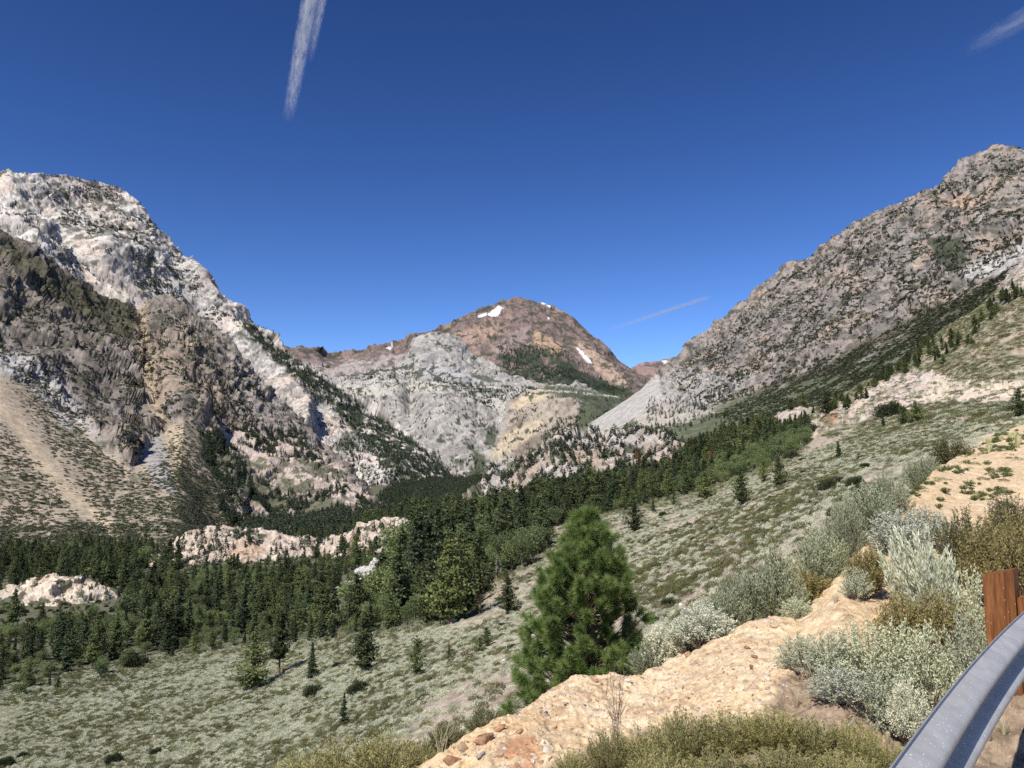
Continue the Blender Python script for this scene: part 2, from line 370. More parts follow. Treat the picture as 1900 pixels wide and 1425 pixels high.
def c_w(P, px, py, N, h):
    n1 = fbm(P, 260, 4, .6, 25); n2 = fbm(P, 27, 3, .6, 26); n3 = fbm(stretch(P, STR, 7), 50, 3, .6, 27)
    wx = px + 10 * n1 + 5 * n2; wy = py + 8 * n2
    n5 = fbm(stretch(P, STR, 10), 16, 3, .65, 29)
    col = np.zeros(P.shape) + (0.57, 0.525, 0.465)
    col = paint(col, smooth(n1, -.1, .4) * .55, (0.42, 0.385, 0.345))
    col = paint(col, smooth(n3, .0, .35) * .6, (0.31, 0.28, 0.25))
    col = paint(col, smooth(n5, .02, .3) * .75, (0.22, 0.20, 0.18))
    col = paint(col, smooth(fbm(P, 120, 3, .5, 28), .1, .4) * .5, (0.62, 0.50, 0.40))
    # shrubs and small trees clinging to ledges
    dz = smooth(poly_sd(wx, wy, [(120, 340), (230, 360), (290, 440), (330, 500), (300, 560), (230, 520), (200, 470), (130, 420)]), -20, 25)
    dz2 = smooth(poly_sd(wx, wy, [(-100, 330), (60, 420), (160, 500), (280, 600), (200, 600), (-100, 420)]), -10, 15)
    col = paint(col, smooth(n2 + .22 * dz + .1 * dz2, .20, .32) * .75, (0.095, 0.095, 0.07))
    # dark conifer ground along the right edge
    dk = smooth(poly_sd(wx, wy, [(455, 592), (500, 622), (540, 660), (600, 700), (660, 740), (760, 810), (900, 930), (780, 945), (700, 860), (640, 780), (560, 715), (520, 680), (440, 620)]), -4, 6)
    col = paint(col, dk * smooth(n2, -.35, -.05), (0.045, 0.055, 0.035))
    lowg = smooth(poly_sd(wx, wy, [(640, 800), (700, 810), (820, 930), (640, 950), (600, 860)]), -6, 10)
    col = paint(col, lowg * smooth(n1, -.3, .1) * .85, (0.055, 0.07, 0.035))
    # big dark band between spur and white wall
    col = paint(col, .75 * smooth(poly_sd(wx, wy, [(340, 560), (400, 590), (480, 690), (560, 760), (560, 820), (440, 700)]), -6, 10), (0.33, 0.30, 0.27))
    return col
white = mountain('mountain_white_granite', rows_w, -160, 920, 1.4, [14, 70, 70, 50], d_w, c_w, 'white_granite', 0.05, var=.38, bump=.6, bdist=3,
                 label='tall whitish granite mountain on the left')

# --- front-left pale spur (before the white wall) ---------------------------
sil_s = [(-160, 300, 2500), (-60, 300, 2500), (0, 318, 2500), (18, 311, 2500), (30, 322, 2500), (50, 350, 2500), (62, 372, 2480), (75, 392, 2450), (100, 432, 2420), (130, 462, 2400), (160, 500, 2380), (185, 528, 2360), (230, 570, 2300), (280, 610, 2300), (320, 680, 2300)]
rows_s = [[(x - 10, y + 60, D + 350) for x, y, D in sil_s], sil_s,
    [(-160, 400, 2300), (0, 400, 2300), (60, 440, 2300), (130, 520, 2200), (200, 600, 2150), (320, 740, 2150)],
    [(-160, 600, 1900), (0, 600, 1900), (130, 680, 1900), (320, 800, 1950)]]
spur = mountain('mountain_pale_spur', rows_s, -160, 320, 1.4, [10, 40, 60], lambda P, a, b: 34 * fbm(stretch(P, (0.3, -.2, -.8), 2), 260, 3, .55, 31, True) + 6 * fbm(P, 40, 3, .6, 32, True) + facets(stretch(P, STR, 2), (50, 24, 11), .20, 33),
    lambda P, px, py, N, h: c_w(P, px + 400 * 0, py, N, h), 'white_granite_spur', 0.05, kv=8, var=.35, bump=.6, bdist=3, label='pale rocky spur at the left edge before the white mountain')

# --- dark cliff spur with talus fans ----------------------------------------
sil_d = [(-160, 400, 1850), (-60, 400, 1850), (0, 427, 1900), (40, 455, 1950), (80, 480, 2000), (120, 503, 2050), (160, 530, 2100), (200, 553, 2150), (235, 566, 2200), (262, 574, 2250), (280, 566, 2250), (305, 560, 2250), (330, 562, 2250), (352, 572, 2200), (380, 592, 2150),
    (410, 618, 2100), (440, 650, 2050), (470, 690, 2000), (500, 722, 1950), (530, 755, 1900), (560, 785, 1850), (600, 825, 1750), (640, 868, 1650), (670, 900, 1550), (692, 925, 1450), (730, 955, 1300), (780, 985, 1200)]
rows_d = [[(x - 10, y + 80, D + 350) for x, y, D in sil_d], sil_d,
    [(-160, 600, 1500), (0, 610, 1500), (100, 640, 1600), (200, 680, 1650), (262, 680, 1800), (320, 700, 1650), (420, 760, 1650), (520, 830, 1600), (620, 890, 1480), (692, 935, 1350), (780, 990, 1150)],
    [(-160, 690, 1230), (0, 708, 1250), (100, 760, 1260), (180, 815, 1200), (230, 850, 1150), (262, 830, 1250), (340, 790, 1400), (420, 840, 1480), (520, 880, 1420), (620, 920, 1340), (692, 948, 1270), (780, 995, 1200)],
    [(-160, 1010, 700), (0, 1010, 720), (100, 1010, 720), (250, 1015, 730), (330, 1000, 760), (430, 985, 1000), (520, 985, 1180), (620, 985, 1180), (692, 990, 1120), (780, 1010, 1080)],
    [(-160, 1100, 560), (330, 1080, 600), (430, 1060, 850), (780, 1060, 900)]]
CHUTE = [(-20, 735), (20, 770), (55, 815), (85, 870), (130, 915), (180, 955), (230, 1010)]
def cliff_mask(px, py):
    return smooth(np.interp(px, [-160, 0, 60, 100, 150, 200, 240, 262, 300, 340, 380, 450, 800], [690, 700, 728, 760, 795, 840, 868, 850, 800, 775, 800, 1000, 1100]) - py, -6, 12)
def d_d(P, px, py):
    cm = cliff_mask(px, py); lowr = smooth(px, 360, 430)
    c = np.maximum(cm, lowr * .8)
    rib = 36 * fbm(stretch(P, (0.35, -0.35, -0.8), 3.0), 190, 3, .5, 41, True) + 8 * fbm(stretch(P, (0.3, -0.3, -0.8), 1.8), 58, 3, .6, 42, True) + 3 * fbm(P, 14, 3, .65, 43, True) + facets(stretch(P, (0.35, -0.35, -0.8), 2.2), (52, 22, 10), .32, 44)
    gully = -12 * np.exp(-((px - np.interp(py, [565, 650, 750, 850, 1000], [262, 270, 290, 335, 420])) / np.interp(py, [560, 800], [10, 22])) ** 2)
    big = 25 * np.exp(-((px - 350) / 60) ** 2 - ((py - 700) / 80) ** 2)
    fan = 5 * fbm(stretch(P, (0.3, -0.6, -0.3), 5), 70, 3, .5, 44) + .4 * fbm(P, 9, 3, .6, 45)
    iso = 14 * fbm(P, 70, 3, .55, 46, True) + facets(P, (34, 15, 7), .32, 47)
    rib = rib * (1 - lowr) + iso * lowr
    return c * (rib + big) + gully * (0.4 + .6 * c) + (1 - c) * fan
def c_d(P, px, py, N, h):
    n1 = fbm(P, 190, 4, .6, 47); n2 = fbm(P, 17, 3, .6, 48); n3 = fbm(stretch(P, (0.35, -0.35, -0.8), 6), 40, 3, .6, 49); n4 = fbm(stretch(P, (0.25, -0.6, -0.35), 4), 9, 3, .55, 50)
    wx = px + 8 * n1 + 5 * n2; wy = py + 7 * n2
    cm = cliff_mask(wx, wy)
    rock = np.zeros(P.shape) + (0.245, 0.21, 0.178)
    rock = paint(rock, smooth(n3, -.15, .2) * .7, (0.12, 0.10, 0.085))
    rock = paint(rock, smooth(n1, .0, .4) * .45, (0.31, 0.255, 0.20))
    rock = paint(rock, smooth(facet(stretch(P, (0.35, -0.35, -0.8), 2.2), 10, 46)[1], .6, .9) * .6, (0.09, 0.08, 0.068))
    pale = smooth(poly_sd(wx, wy, [(-60, 640), (60, 660), (110, 690), (170, 790), (190, 820), (100, 750), (30, 700), (-60, 690)]), -15, 15)
    rock = paint(rock, pale * .7, (0.50, 0.47, 0.44))
    orange = smooth(poly_sd(wx, wy, [(290, 620), (330, 600), (400, 660), (430, 740), (440, 800), (330, 790), (290, 740), (270, 680)]), -15, 20)
    rock = paint(rock, orange * .6 * smooth(n1, -.4, .2), (0.42, 0.31, 0.22))
    rock = paint(rock, .6 * smooth(poly_sd(wx, wy, [(400, 620), (470, 690), (560, 790), (690, 925), (560, 860), (440, 760)]), -15, 15), (0.34, 0.30, 0.265))
    top = smooth(poly_sd(wx, wy, [(-60, 400), (0, 428), (120, 505), (250, 572), (250, 640), (180, 610), (90, 550), (0, 480), (-60, 450)]), -6, 8)
    rock = paint(rock, top * .85, (0.075, 0.07, 0.042))
    rock = paint(rock, smooth(n2, .12, .24) * .75, (0.06, 0.062, 0.04))
    gul = np.exp(-((wx - np.interp(py, [565, 650, 750, 850, 1000], [262, 268, 285, 330, 420])) / 11) ** 2)
    rock = paint(rock, gul * .9, (0.38, 0.30, 0.21))
    # talus
    fan = np.zeros(P.shape) + (0.345, 0.285, 0.21)
    fan = paint(fan, smooth(n1, -.2, .4) * .5, (0.39, 0.325, 0.245))
    ch = np.interp(py, [p[1] for p in CHUTE], [p[0] for p in CHUTE])
    fan = paint(fan, np.exp(-((wx - ch) / np.interp(py, [735, 1000], [14, 20])) ** 2) * .8, (0.49, 0.395, 0.265))
    fan = paint(fan, smooth(poly_sd(wx, wy, [(262, 770), (290, 790), (325, 870), (330, 925), (290, 900), (265, 850)]), -3, 4), (0.33, 0.31, 0.285))
    fan = paint(fan, .9 * smooth(poly_sd(wx, wy, [(60, 725), (90, 730), (140, 790), (130, 800)]), -3, 3), (0.37, 0.355, 0.335))
    fan = paint(fan, .9 * smooth(poly_sd(wx, wy, [(330, 790), (350, 850), (370, 920), (350, 930), (320, 880), (300, 800)]), -3, 3), (0.44, 0.36, 0.25))
    sh = smooth(poly_sd(wx, wy, [(60, 700), (200, 840), (260, 870), (380, 930), (470, 990), (330, 1020), (220, 960), (100, 800)]), -20, 25)
    sh = np.maximum(sh, smooth(poly_sd(wx, wy, [(-100, 790), (60, 860), (100, 930), (40, 940), (-100, 900)]), -20, 20) * .6)
    sh = np.maximum(sh, 1.3 * smooth(poly_sd(wx, wy, [(350, 860), (420, 900), (470, 980), (380, 970), (340, 900)]), -12, 12))
    sh = np.maximum(sh, 1.5 * smooth(py + 8 * n1, 950, 985))
    fan = paint(fan, .6 * smooth(n4 + .5 * sh, .42, .56) * (1 - .8 * np.exp(-((wx - ch) / 16) ** 2)), (0.075, 0.085, 0.045))
    col = fan * (1 - cm[..., None]) + rock * cm[..., None]
    # wooded rock steps on the lower right
    lr = smooth(poly_sd(wx, wy, [(370, 790), (470, 790), (620, 850), (720, 950), (720, 1000), (450, 990), (400, 900)]), -8, 10)
    rr = np.zeros(P.shape) + (0.46, 0.38, 0.32); rr = paint(rr, smooth(n3, .0, .3) * .6, (0.28, 0.22, 0.18))
    rr = paint(rr, smooth(n1 + .5 * n2, .05, .25) * .85, (0.075, 0.085, 0.045))
    return col * (1 - lr[..., None]) + rr * lr[..., None]
dark = mountain('mountain_dark_cliff', rows_d, -160, 780, 1.25, [12, 80, 55, 90, 8], d_d, c_d, 'brown_cliff_rock', 0.08, var=.4, bump=.7, bdist=3,
                label='brown cliff with shrubby talus fans on the left')

# --- right mountain -----------------------------------------------------------
sil_r = [(940, 860, 2700), (1000, 838, 2850), (1060, 808, 3000), (1100, 782, 3100), (1150, 750, 3200), (1190, 722, 3250), (1225, 692, 3300), (1262, 660, 3300), (1280, 640, 3250), (1305, 622, 3200), (1325, 610, 3200), (1345, 594, 3150), (1370, 575, 3100), (1395, 556, 3050), (1412, 536, 3000),
    (1440, 515, 2950), (1470, 490, 2900), (1490, 486, 2900), (1515, 474, 2850), (1526, 456, 2800), (1555, 442, 2750), (1580, 430, 2700), (1605, 410, 2700), (1630, 390, 2650), (1660, 384, 2600), (1690, 368, 2550), (1718, 356, 2500), (1745, 345, 2450), (1762, 326, 2400), (1775, 312, 2400), (1800, 298, 2350),
    (1820, 284, 2300), (1840, 272, 2300), (1862, 276, 2300), (1885, 280, 2250), (1920, 285, 2200), (2060, 290, 2100)]
rows_r = [[(x + 20, y + 80, D + 500) for x, y, D in sil_r], sil_r,
    [(940, 880, 2500), (1060, 830, 2700), (1200, 740, 2800), (1262, 710, 2750), (1350, 680, 2600), (1500, 590, 2400), (1650, 500, 2150), (1800, 400, 1950), (1900, 370, 1850), (2060, 360, 1750)],
    [(940, 900, 2300), (1060, 850, 2400), (1200, 772, 2350), (1300, 750, 2150), (1400, 722, 1950), (1500, 690, 1800), (1600, 640, 1650), (1700, 590, 1550), (1800, 530, 1450), (1900, 470, 1350), (2060, 400, 1300)],
    [(940, 930, 2000), (1060, 880, 1900), (1200, 820, 1650), (1400, 800, 1300), (1500, 775, 1150), (1600, 740, 1050), (1700, 690, 980), (1800, 620, 930), (1900, 540, 880), (2060, 470, 850)],
    [(940, 980, 1500), (1200, 900, 1300), (1400, 870, 1050), (1600, 820, 850), (1800, 740, 800), (1900, 680, 780), (2060, 620, 750)]]
def rcliff(px, py):
    return smooth(np.interp(px, [940, 1150, 1230, 1300, 1400, 1480, 1560, 1640, 1700, 1780, 1860, 1900, 2060], [700, 715, 765, 765, 728, 690, 650, 615, 580, 560, 500, 478, 420]) - py, -6, 10)
def scree_r(px, py):
    return smooth(poly_sd(px, py, [(1040, 830), (1110, 772), (1185, 720), (1226, 694), (1228, 735), (1190, 765), (1140, 800), (1080, 840)]), -5, 5)
def d_r(P, px, py):
    c = rcliff(px, py)
    c = c * (1 - scree_r(px, py))
    return c * (30 * fbm(stretch(P, (-0.3, -0.35, -0.85), 2.6), 240, 3, .48, 61, True) + 8 * fbm(stretch(P, (-0.3, -0.3, -0.85), 1.8), 70, 3, .6, 62, True) + 3 * fbm(P, 20, 3, .6, 63, True) + facets(stretch(P, (-0.3, -0.35, -0.85), 1.7), (48, 21, 10), .28, 64)) \
        + (1 - c) * (10 * fbm(stretch(P, (-0.5, -0.5, -0.45), 3), 120, 3, .5, 64) + 1.5 * fbm(P, 12, 3, .6, 65, True))
def c_r(P, px, py, N, h):
    n1 = fbm(P, 190, 4, .6, 66); n2 = fbm(P, 22, 3, .6, 67); n3 = fbm(stretch(P, (-.3, -.35, -.85), 4), 45, 3, .6, 68); n4 = fbm(stretch(P, (-0.62, -0.5, -0.6), 7), 30, 3, .55, 69)
    wx = px + 8 * n1 + 4 * n2; wy = py + 6 * n2
    c = rcliff(wx, wy)
    rock = np.zeros(P.shape) + (0.27, 0.228, 0.198)
    rock = paint(rock, smooth(n1, -.1, .4) * .6, (0.205, 0.195, 0.19))
    rock = paint(rock, smooth(n3, .0, .3) * .7, (0.135, 0.122, 0.112))
    rock = paint(rock, smooth(facet(stretch(P, (-0.3, -0.35, -0.85), 1.7), 13, 66)[1], .55, .9) * .6, (0.12, 0.11, 0.10))
    rock = paint(rock, smooth(facet(stretch(P, (-0.3, -0.35, -0.85), 1.7), 30, 65)[1], .6, .3) * .35, (0.36, 0.315, 0.27))
    rock = paint(rock, smooth(fbm(P, 90, 3, .5, 70), .15, .4) * .5, (0.40, 0.30, 0.215))
    rock = paint(rock, .75 * smooth(poly_sd(wx, wy, [(1740, 375), (1800, 355), (1810, 385), (1760, 385)]), -6, 6), (0.46, 0.31, 0.21))
    rock = paint(rock, .5 * smooth(poly_sd(wx, wy, [(1230, 690), (1400, 690), (1330, 760), (1200, 770)]), -10, 10), (0.42, 0.40, 0.38))
    rock = paint(rock, smooth(n2, .10, .22) * .8, (0.07, 0.07, 0.05))
    rock = paint(rock, .9 * smooth(poly_sd(wx, wy, [(1720, 440), (1780, 440), (1790, 480), (1760, 510), (1735, 480)]), -6, 5), (0.055, 0.065, 0.04))
    # grey scree cones
    scree = np.maximum(smooth(poly_sd(wx, wy, [(1040, 830), (1110, 772), (1185, 720), (1226, 694), (1226, 738), (1190, 768), (1140, 800), (1080, 840)]), -3, 3),
                       .9 * smooth(poly_sd(wx, wy, [(1780, 500), (1840, 470), (1920, 440), (1920, 480), (1850, 510), (1790, 520)]), -4, 5))
    rock = paint(rock, scree * (.75 + .25 * smooth(n2, .2, -.1)), (0.45, 0.425, 0.385))
    fan = np.zeros(P.shape) + (0.105, 0.095, 0.065)
    fan = paint(fan, smooth(n4, .12, .3) * .75, (0.30, 0.275, 0.25))
    lowg = smooth(py - np.interp(px, [1200, 1350, 1450, 1550, 1650, 1750, 1900], [770, 745, 715, 690, 650, 590, 500]) + 12 * n1, -4, 10)
    fan = paint(fan, lowg * .85, (0.10, 0.115, 0.06))
    fan = paint(fan, lowg * smooth(n2, .1, .3) * .6, (0.20, 0.195, 0.15))
    fan = paint(fan, scree * (.75 + .25 * smooth(n2, .2, -.1)), (0.45, 0.425, 0.385))
    fan = paint(fan, .85 * smooth(poly_sd(wx, wy, [(1180, 770), (1290, 745), (1330, 765), (1240, 790), (1180, 800)]), -3, 4), (0.48, 0.43, 0.36))
    col = fan * (1 - c[..., None]) + rock * c[..., None]
    return col
right = mountain('mountain_right', rows_r, 940, 2060, 1.4, [12, 80, 70, 70, 12], d_r, c_r, 'grey_pink_rock', 0.07, var=.4, bump=.7, bdist=4,
                 label='steep grey and pinkish rock mountain on the right with scree at its foot')

# --- rocky knolls in the valley -----------------------------------------------
def knoll(name, sil, base_dy, dfront, x0, x1, label, tone, amp=5.0, dx=1.2, seed=0, vegd=.1):
    rows = [[(x, y + 30, D + 90) for x, y, D in sil], sil, [(x, y + base_dy * .35, D - dfront * .5) for x, y, D in sil], [(x, y + base_dy, D - dfront) for x, y, D in sil]]
    def dsp(P, px, py): return amp * 1.5 * fbm(P, amp * 8, 3, .5, seed, True) + facets(P, (amp * 3.2, amp * 1.3, amp * .55), .34, seed)
    def cc(P, px, py, N, h):
        n1 = fbm(P, amp * 9, 4, .6, seed + 2); n2 = fbm(P, amp * 1.1, 3, .6, seed + 3)
        col = np.zeros(P.shape) + tone
        col = paint(col, smooth(n1, 0, .35) * .7, (tone[0] * .8, tone[1] * .66, tone[2] * .55))
        col = paint(col, smooth(n1, -.1, -.4) * .6, (tone[0] * .7, tone[1] * .7, tone[2] * .7))
        col = paint(col, smooth(n2, .15, .3) * .5, (tone[0] * .5, tone[1] * .45, tone[2] * .4))
        col = paint(col, smooth(fbm(P, amp * 3, 3, .5, seed + 4), .22, .3) * .9, (0.06, 0.07, 0.04))
        return col
    return mountain(name, rows, x0, x1, dx, [8, 60, 90], dsp, cc, name + '_rock', 1.2 / amp, var=.35, bump=.6, bdist=amp * .25, label=label)
KN = {}
KN['mid'] = knoll('rock_knoll', [(800, 975, 1050), (835, 945, 1000), (870, 918, 1000), (900, 896, 1000), (940, 874, 1000), (980, 848, 1000), (1020, 822, 1000), (1060, 806, 1000), (1110, 799, 1000), (1160, 796, 1000), (1210, 799, 950), (1245, 812, 900), (1275, 838, 850), (1300, 862, 820), (1320, 890, 800)],
              150, 150, 800, 1320, 'grey and pink rock knoll speckled with junipers below the scree cone', (0.42, 0.375, 0.325), 6.5, seed=81)
KN['left'] = knoll('rock_outcrop', [(-120, 1118, 420), (-20, 1105, 430), (20, 1090, 435), (60, 1075, 440), (90, 1067, 440), (130, 1070, 440), (170, 1078, 440), (210, 1098, 440), (250, 1130, 440), (290, 1170, 440)], 120, 60, -120, 290,
               'cream coloured rock outcrop at the left edge among the pines', (0.60, 0.51, 0.40), 2.4, seed=91)
KN['cent'] = knoll('rock_outcrop', [(190, 1080, 600), (240, 1040, 610), (300, 1022, 620), (330, 1000, 630), (360, 985, 640), (400, 979, 650), (450, 978, 650), (500, 985, 650), (540, 996, 650), (590, 1003, 650), (640, 990, 640), (690, 968, 630), (735, 962, 620), (785, 966, 610), (815, 990, 600), (840, 1030, 590)], 120, 90, 190, 840,
               'long pinkish white rock outcrop in the middle of the valley forest', (0.55, 0.455, 0.365), 3.2, seed=101)
KN['small'] = knoll('rock_outcrop', [(590, 1128, 400), (612, 1104, 400), (640, 1084, 402), (670, 1062, 404), (700, 1044, 405), (718, 1042, 405), (732, 1065, 405), (745, 1100, 400)], 60, 30, 590, 745,
                'small grey white leaning rock outcrop inside the dark forest', (0.50, 0.47, 0.44), 1.6, seed=111)

# ------------------------------------------------------------------ near ground as fields py = g(px, ln D)
class Field:
    def __init__(self, cols, sx=260.0):
        pts = [(x, math.log(D), y) for x, l in cols.items() for D, y in l]
        A = np.array(pts); self.sx = sx
        self.X = np.stack([A[:, 0] / sx, A[:, 1] * 1.0], 1)
        n = len(A); r = np.linalg.norm(self.X[:, None] - self.X[None], axis=-1)
        K = self.k(r) + np.eye(n) * 0.004
        M = np.zeros((n + 3, n + 3)); M[:n, :n] = K; M[:n, n] = 1; M[:n, n + 1:] = self.X; M[n, :n] = 1; M[n + 1:, :n] = self.X.T
        self.w = np.linalg.solve(M, np.concatenate([A[:, 2], np.zeros(3)]))
    def k(self, r): return r ** 2 * np.log(r + 1e-9)
    def __call__(self, px, D):
        px = np.asarray(px, float); sh = px.shape
        Q = np.stack([px.ravel() / self.sx, np.log(np.asarray(D, float)).ravel()], 1)
        out = np.zeros(len(Q)); n = len(self.X)
        for i in range(0, len(Q), 20000):
            q = Q[i:i + 20000]; r = np.sqrt(((q[:, None] - self.X[None]) ** 2).sum(-1))
            out[i:i + 20000] = self.k(r) @ self.w[:n] + self.w[n] + q @ self.w[n + 1:]
        return out.reshape(sh)
J = Field({
    -150: [(40, 1900), (100, 1620), (150, 1440), (215, 1320), (300, 1225), (450, 1120), (600, 1060), (800, 1010), (1400, 960)],
    0: [(40, 1850), (100, 1570), (150, 1425), (215, 1300), (300, 1205), (450, 1105), (600, 1050), (800, 1005), (1400, 958)],
    300: [(40, 1780), (80, 1560), (125, 1425), (190, 1305), (260, 1230), (300, 1195), (450, 1095), (600, 1045), (800, 1002), (1400, 955)],
    600: [(20, 1900), (50, 1560), (85, 1425), (150, 1290), (240, 1195), (300, 1155), (450, 1078), (600, 1035), (800, 997), (1400, 950)],
    800: [(12, 1900), (25, 1650), (52, 1425), (100, 1280), (170, 1185), (250, 1125), (400, 1060), (600, 1015), (900, 965), (1400, 930), (2000, 908), (3000, 884)],
    950: [(10, 1850), (18, 1620), (35, 1420), (90, 1250), (150, 1160), (220, 1090), (320, 1035), (450, 1000), (700, 960), (1000, 940), (2000, 915), (3000, 890)],
    1150: [(8, 1850), (14, 1600), (30, 1370), (70, 1180), (150, 1070), (260, 1000), (380, 962), (500, 940), (700, 915), (1000, 890)],
    1300: [(8, 1720), (12, 1530), (25, 1300), (50, 1145), (100, 1050), (180, 985), (300, 935), (450, 905), (700, 865), (900, 845)],
    1450: [(8, 1560), (12, 1400), (20, 1240), (40, 1080), (80, 985), (150, 925), (260, 880), (400, 848), (600, 815), (850, 766), (1050, 800)],
    1600: [(8, 1450), (12, 1270), (20, 1130), (35, 1020), (60, 955), (110, 892), (200, 848), (350, 805), (500, 760), (720, 712), (900, 750)],
    1750: [(10, 1290), (20, 1080), (40, 930), (80, 862), (150, 822), (240, 795), (320, 768), (400, 740), (550, 660), (660, 608), (820, 650)],
    1900: [(10, 1250), (25, 1010), (50, 850), (100, 800), (160, 785), (230, 770), (300, 752), (380, 700), (480, 600), (600, 483), (750, 530)],
    2060: [(10, 1230), (25, 1000), (50, 840), (100, 790), (160, 770), (230, 750), (300, 720), (380, 640), (480, 540), (600, 420), (750, 460)]})
CREST = [(380, 1610, 5.4), (480, 1590, 5.4), (640, 1490, 5.3), (740, 1448, 5.2), (780, 1427, 5.2), (830, 1402, 5.4), (870, 1372, 5.6), (910, 1345, 5.8), (950, 1322, 6.0), (1000, 1290, 6.4), (1040, 1266, 6.8), (1068, 1250, 7.0), (1110, 1252, 7.1), (1160, 1252, 7.2), (1190, 1248, 7.3),
    (1215, 1238, 7.5), (1260, 1214, 7.8), (1320, 1193, 7.9), (1360, 1172, 8.0), (1390, 1156, 8.1), (1440, 1145, 8.2), (1480, 1135, 8.5), (1520, 1095, 9.0), (1560, 1048, 9.7), (1600, 1010, 10.8), (1640, 972, 12.2), (1670, 935, 14.2), (1700, 902, 17.5), (1730, 872, 21), (1760, 850, 25), (1800, 832, 30),
    (1830, 818, 34), (1860, 800, 38), (1900, 784, 44), (2000, 770, 50), (2200, 750, 55)]
def k_row(f):
    out = []
    for x, y, D in CREST:
        out.append((x,) + f(x, y, D))
    return out
def k_mid(t):
    # t from crest (0) to near (1): distance eases down to 3 m, height eases down to road level
    def f(x, y, D):
        Dn = D ** (1 - t) * 3.0 ** t
        zc = float(unproj(x, y, D)[2]); zn = -1.62 - 0.12 * min(1, max(0, (1000 - x) / 400))
        w = 1 - (1 - t) ** float(np.interp(D, [8.2, 12], [1, 3]))
        z = zc * (1 - w) + zn * w
        P_ = np.array([0.0, Dn, z]); return float(proj(P_)[1]), Dn
    return f
K_ROWS = [k_row(lambda x, y, D: (y + 420, D * 2.6)), k_row(lambda x, y, D: (y + 75, D * 1.22)), CREST,
    k_row(k_mid(.12)), k_row(k_mid(.3)), k_row(k_mid(.5)), k_row(k_mid(.75)), k_row(k_mid(1.0)), k_row(lambda x, y, D: (float(proj(np.array([0., 1.7, -1.66]))[1]), 1.7))]

def field_surface(fld, x0, x1, dx, d0, d1, nd, disp):
    xs = np.arange(x0, x1 + dx, dx); ld = np.linspace(math.log(d1), math.log(d0), nd)
    # evaluate coarse, then refine
    cx = np.linspace(x0, xs[-1], max(40, int((x1 - x0) / 12))); cd = np.linspace(ld[0], ld[-1], 160)
    G = fld(*np.meshgrid(cx, np.exp(cd)))
    fi = (ld - cd[0]) / (cd[1] - cd[0]); i0 = np.clip(np.floor(fi).astype(int), 0, 158); ft = (fi - i0)[:, None]
    R = G[i0] * (1 - ft) + G[i0 + 1] * ft
    fj = (xs - cx[0]) / (cx[1] - cx[0]); j0 = np.clip(np.floor(fj).astype(int), 0, len(cx) - 2); jt = (fj - j0)[None]
    PY = R[:, j0] * (1 - jt) + R[:, j0 + 1] * jt
    px = xs[None] + 0 * PY; D = np.exp(ld)[:, None] + 0 * PY
    P = unproj(px, PY, D)
    P[..., 2] += disp(P, px, PY, D)
    return px, P, ld, xs

# forest polygon in picture space (tree bases) used for the ground's litter colour and for scattering
FOREST = [[(-200, 1330), (0, 1303), (100, 1290), (200, 1262), (330, 1222), (450, 1200), (560, 1195), (700, 1183), (830, 1160), (900, 1140), (880, 1092), (960, 1062), (1005, 1036), (1008, 985), (1060, 968), (1150, 950), (1210, 936), (1290, 915),
           (1370, 888), (1430, 868), (1480, 840), (1510, 815), (1480, 790), (1400, 800), (1280, 815), (1250, 850), (1130, 880), (960, 930), (830, 945), (780, 900), (860, 870), (900, 880), (700, 880), (640, 985), (300, 1010), (-200, 1010)]]
def disp_j(P, px, py, D):
    a = smooth(D, 20, 80)
    hum = 2.2 * a * fbm(P, 38, 3, .5, 121) + .35 * fbm(P, 6, 3, .5, 122) * smooth(D, 8, 30)
    clump = .22 * fbm(P, 1.7, 2, .5, 123, True) * smooth(D, 15, 60)
    rk = rock_zone(px, py)
    rk_f = facets(P, (9, 4, 1.8), .3, 125) * rk
    return rk_f + hum + clump + rk * 3.2 * fbm(P, 14, 4, .6, 124, True)
def rock_zone(px, py):
    z = poly_sd(px, py, [(1590, 738), (1640, 698), (1700, 685), (1740, 690), (1790, 712), (1920, 700), (1920, 748), (1720, 750), (1660, 768), (1590, 786), (1500, 815), (1480, 800), (1530, 760)])
    z = np.maximum(z, poly_sd(px, py, [(1860, 500), (1900, 470), (1960, 470), (1900, 540), (1830, 580)]))
    z = np.maximum(z, poly_sd(px, py, [(1440, 770), (1490, 750), (1505, 758), (1450, 785)]))
    return smooth(z, -4, 6)
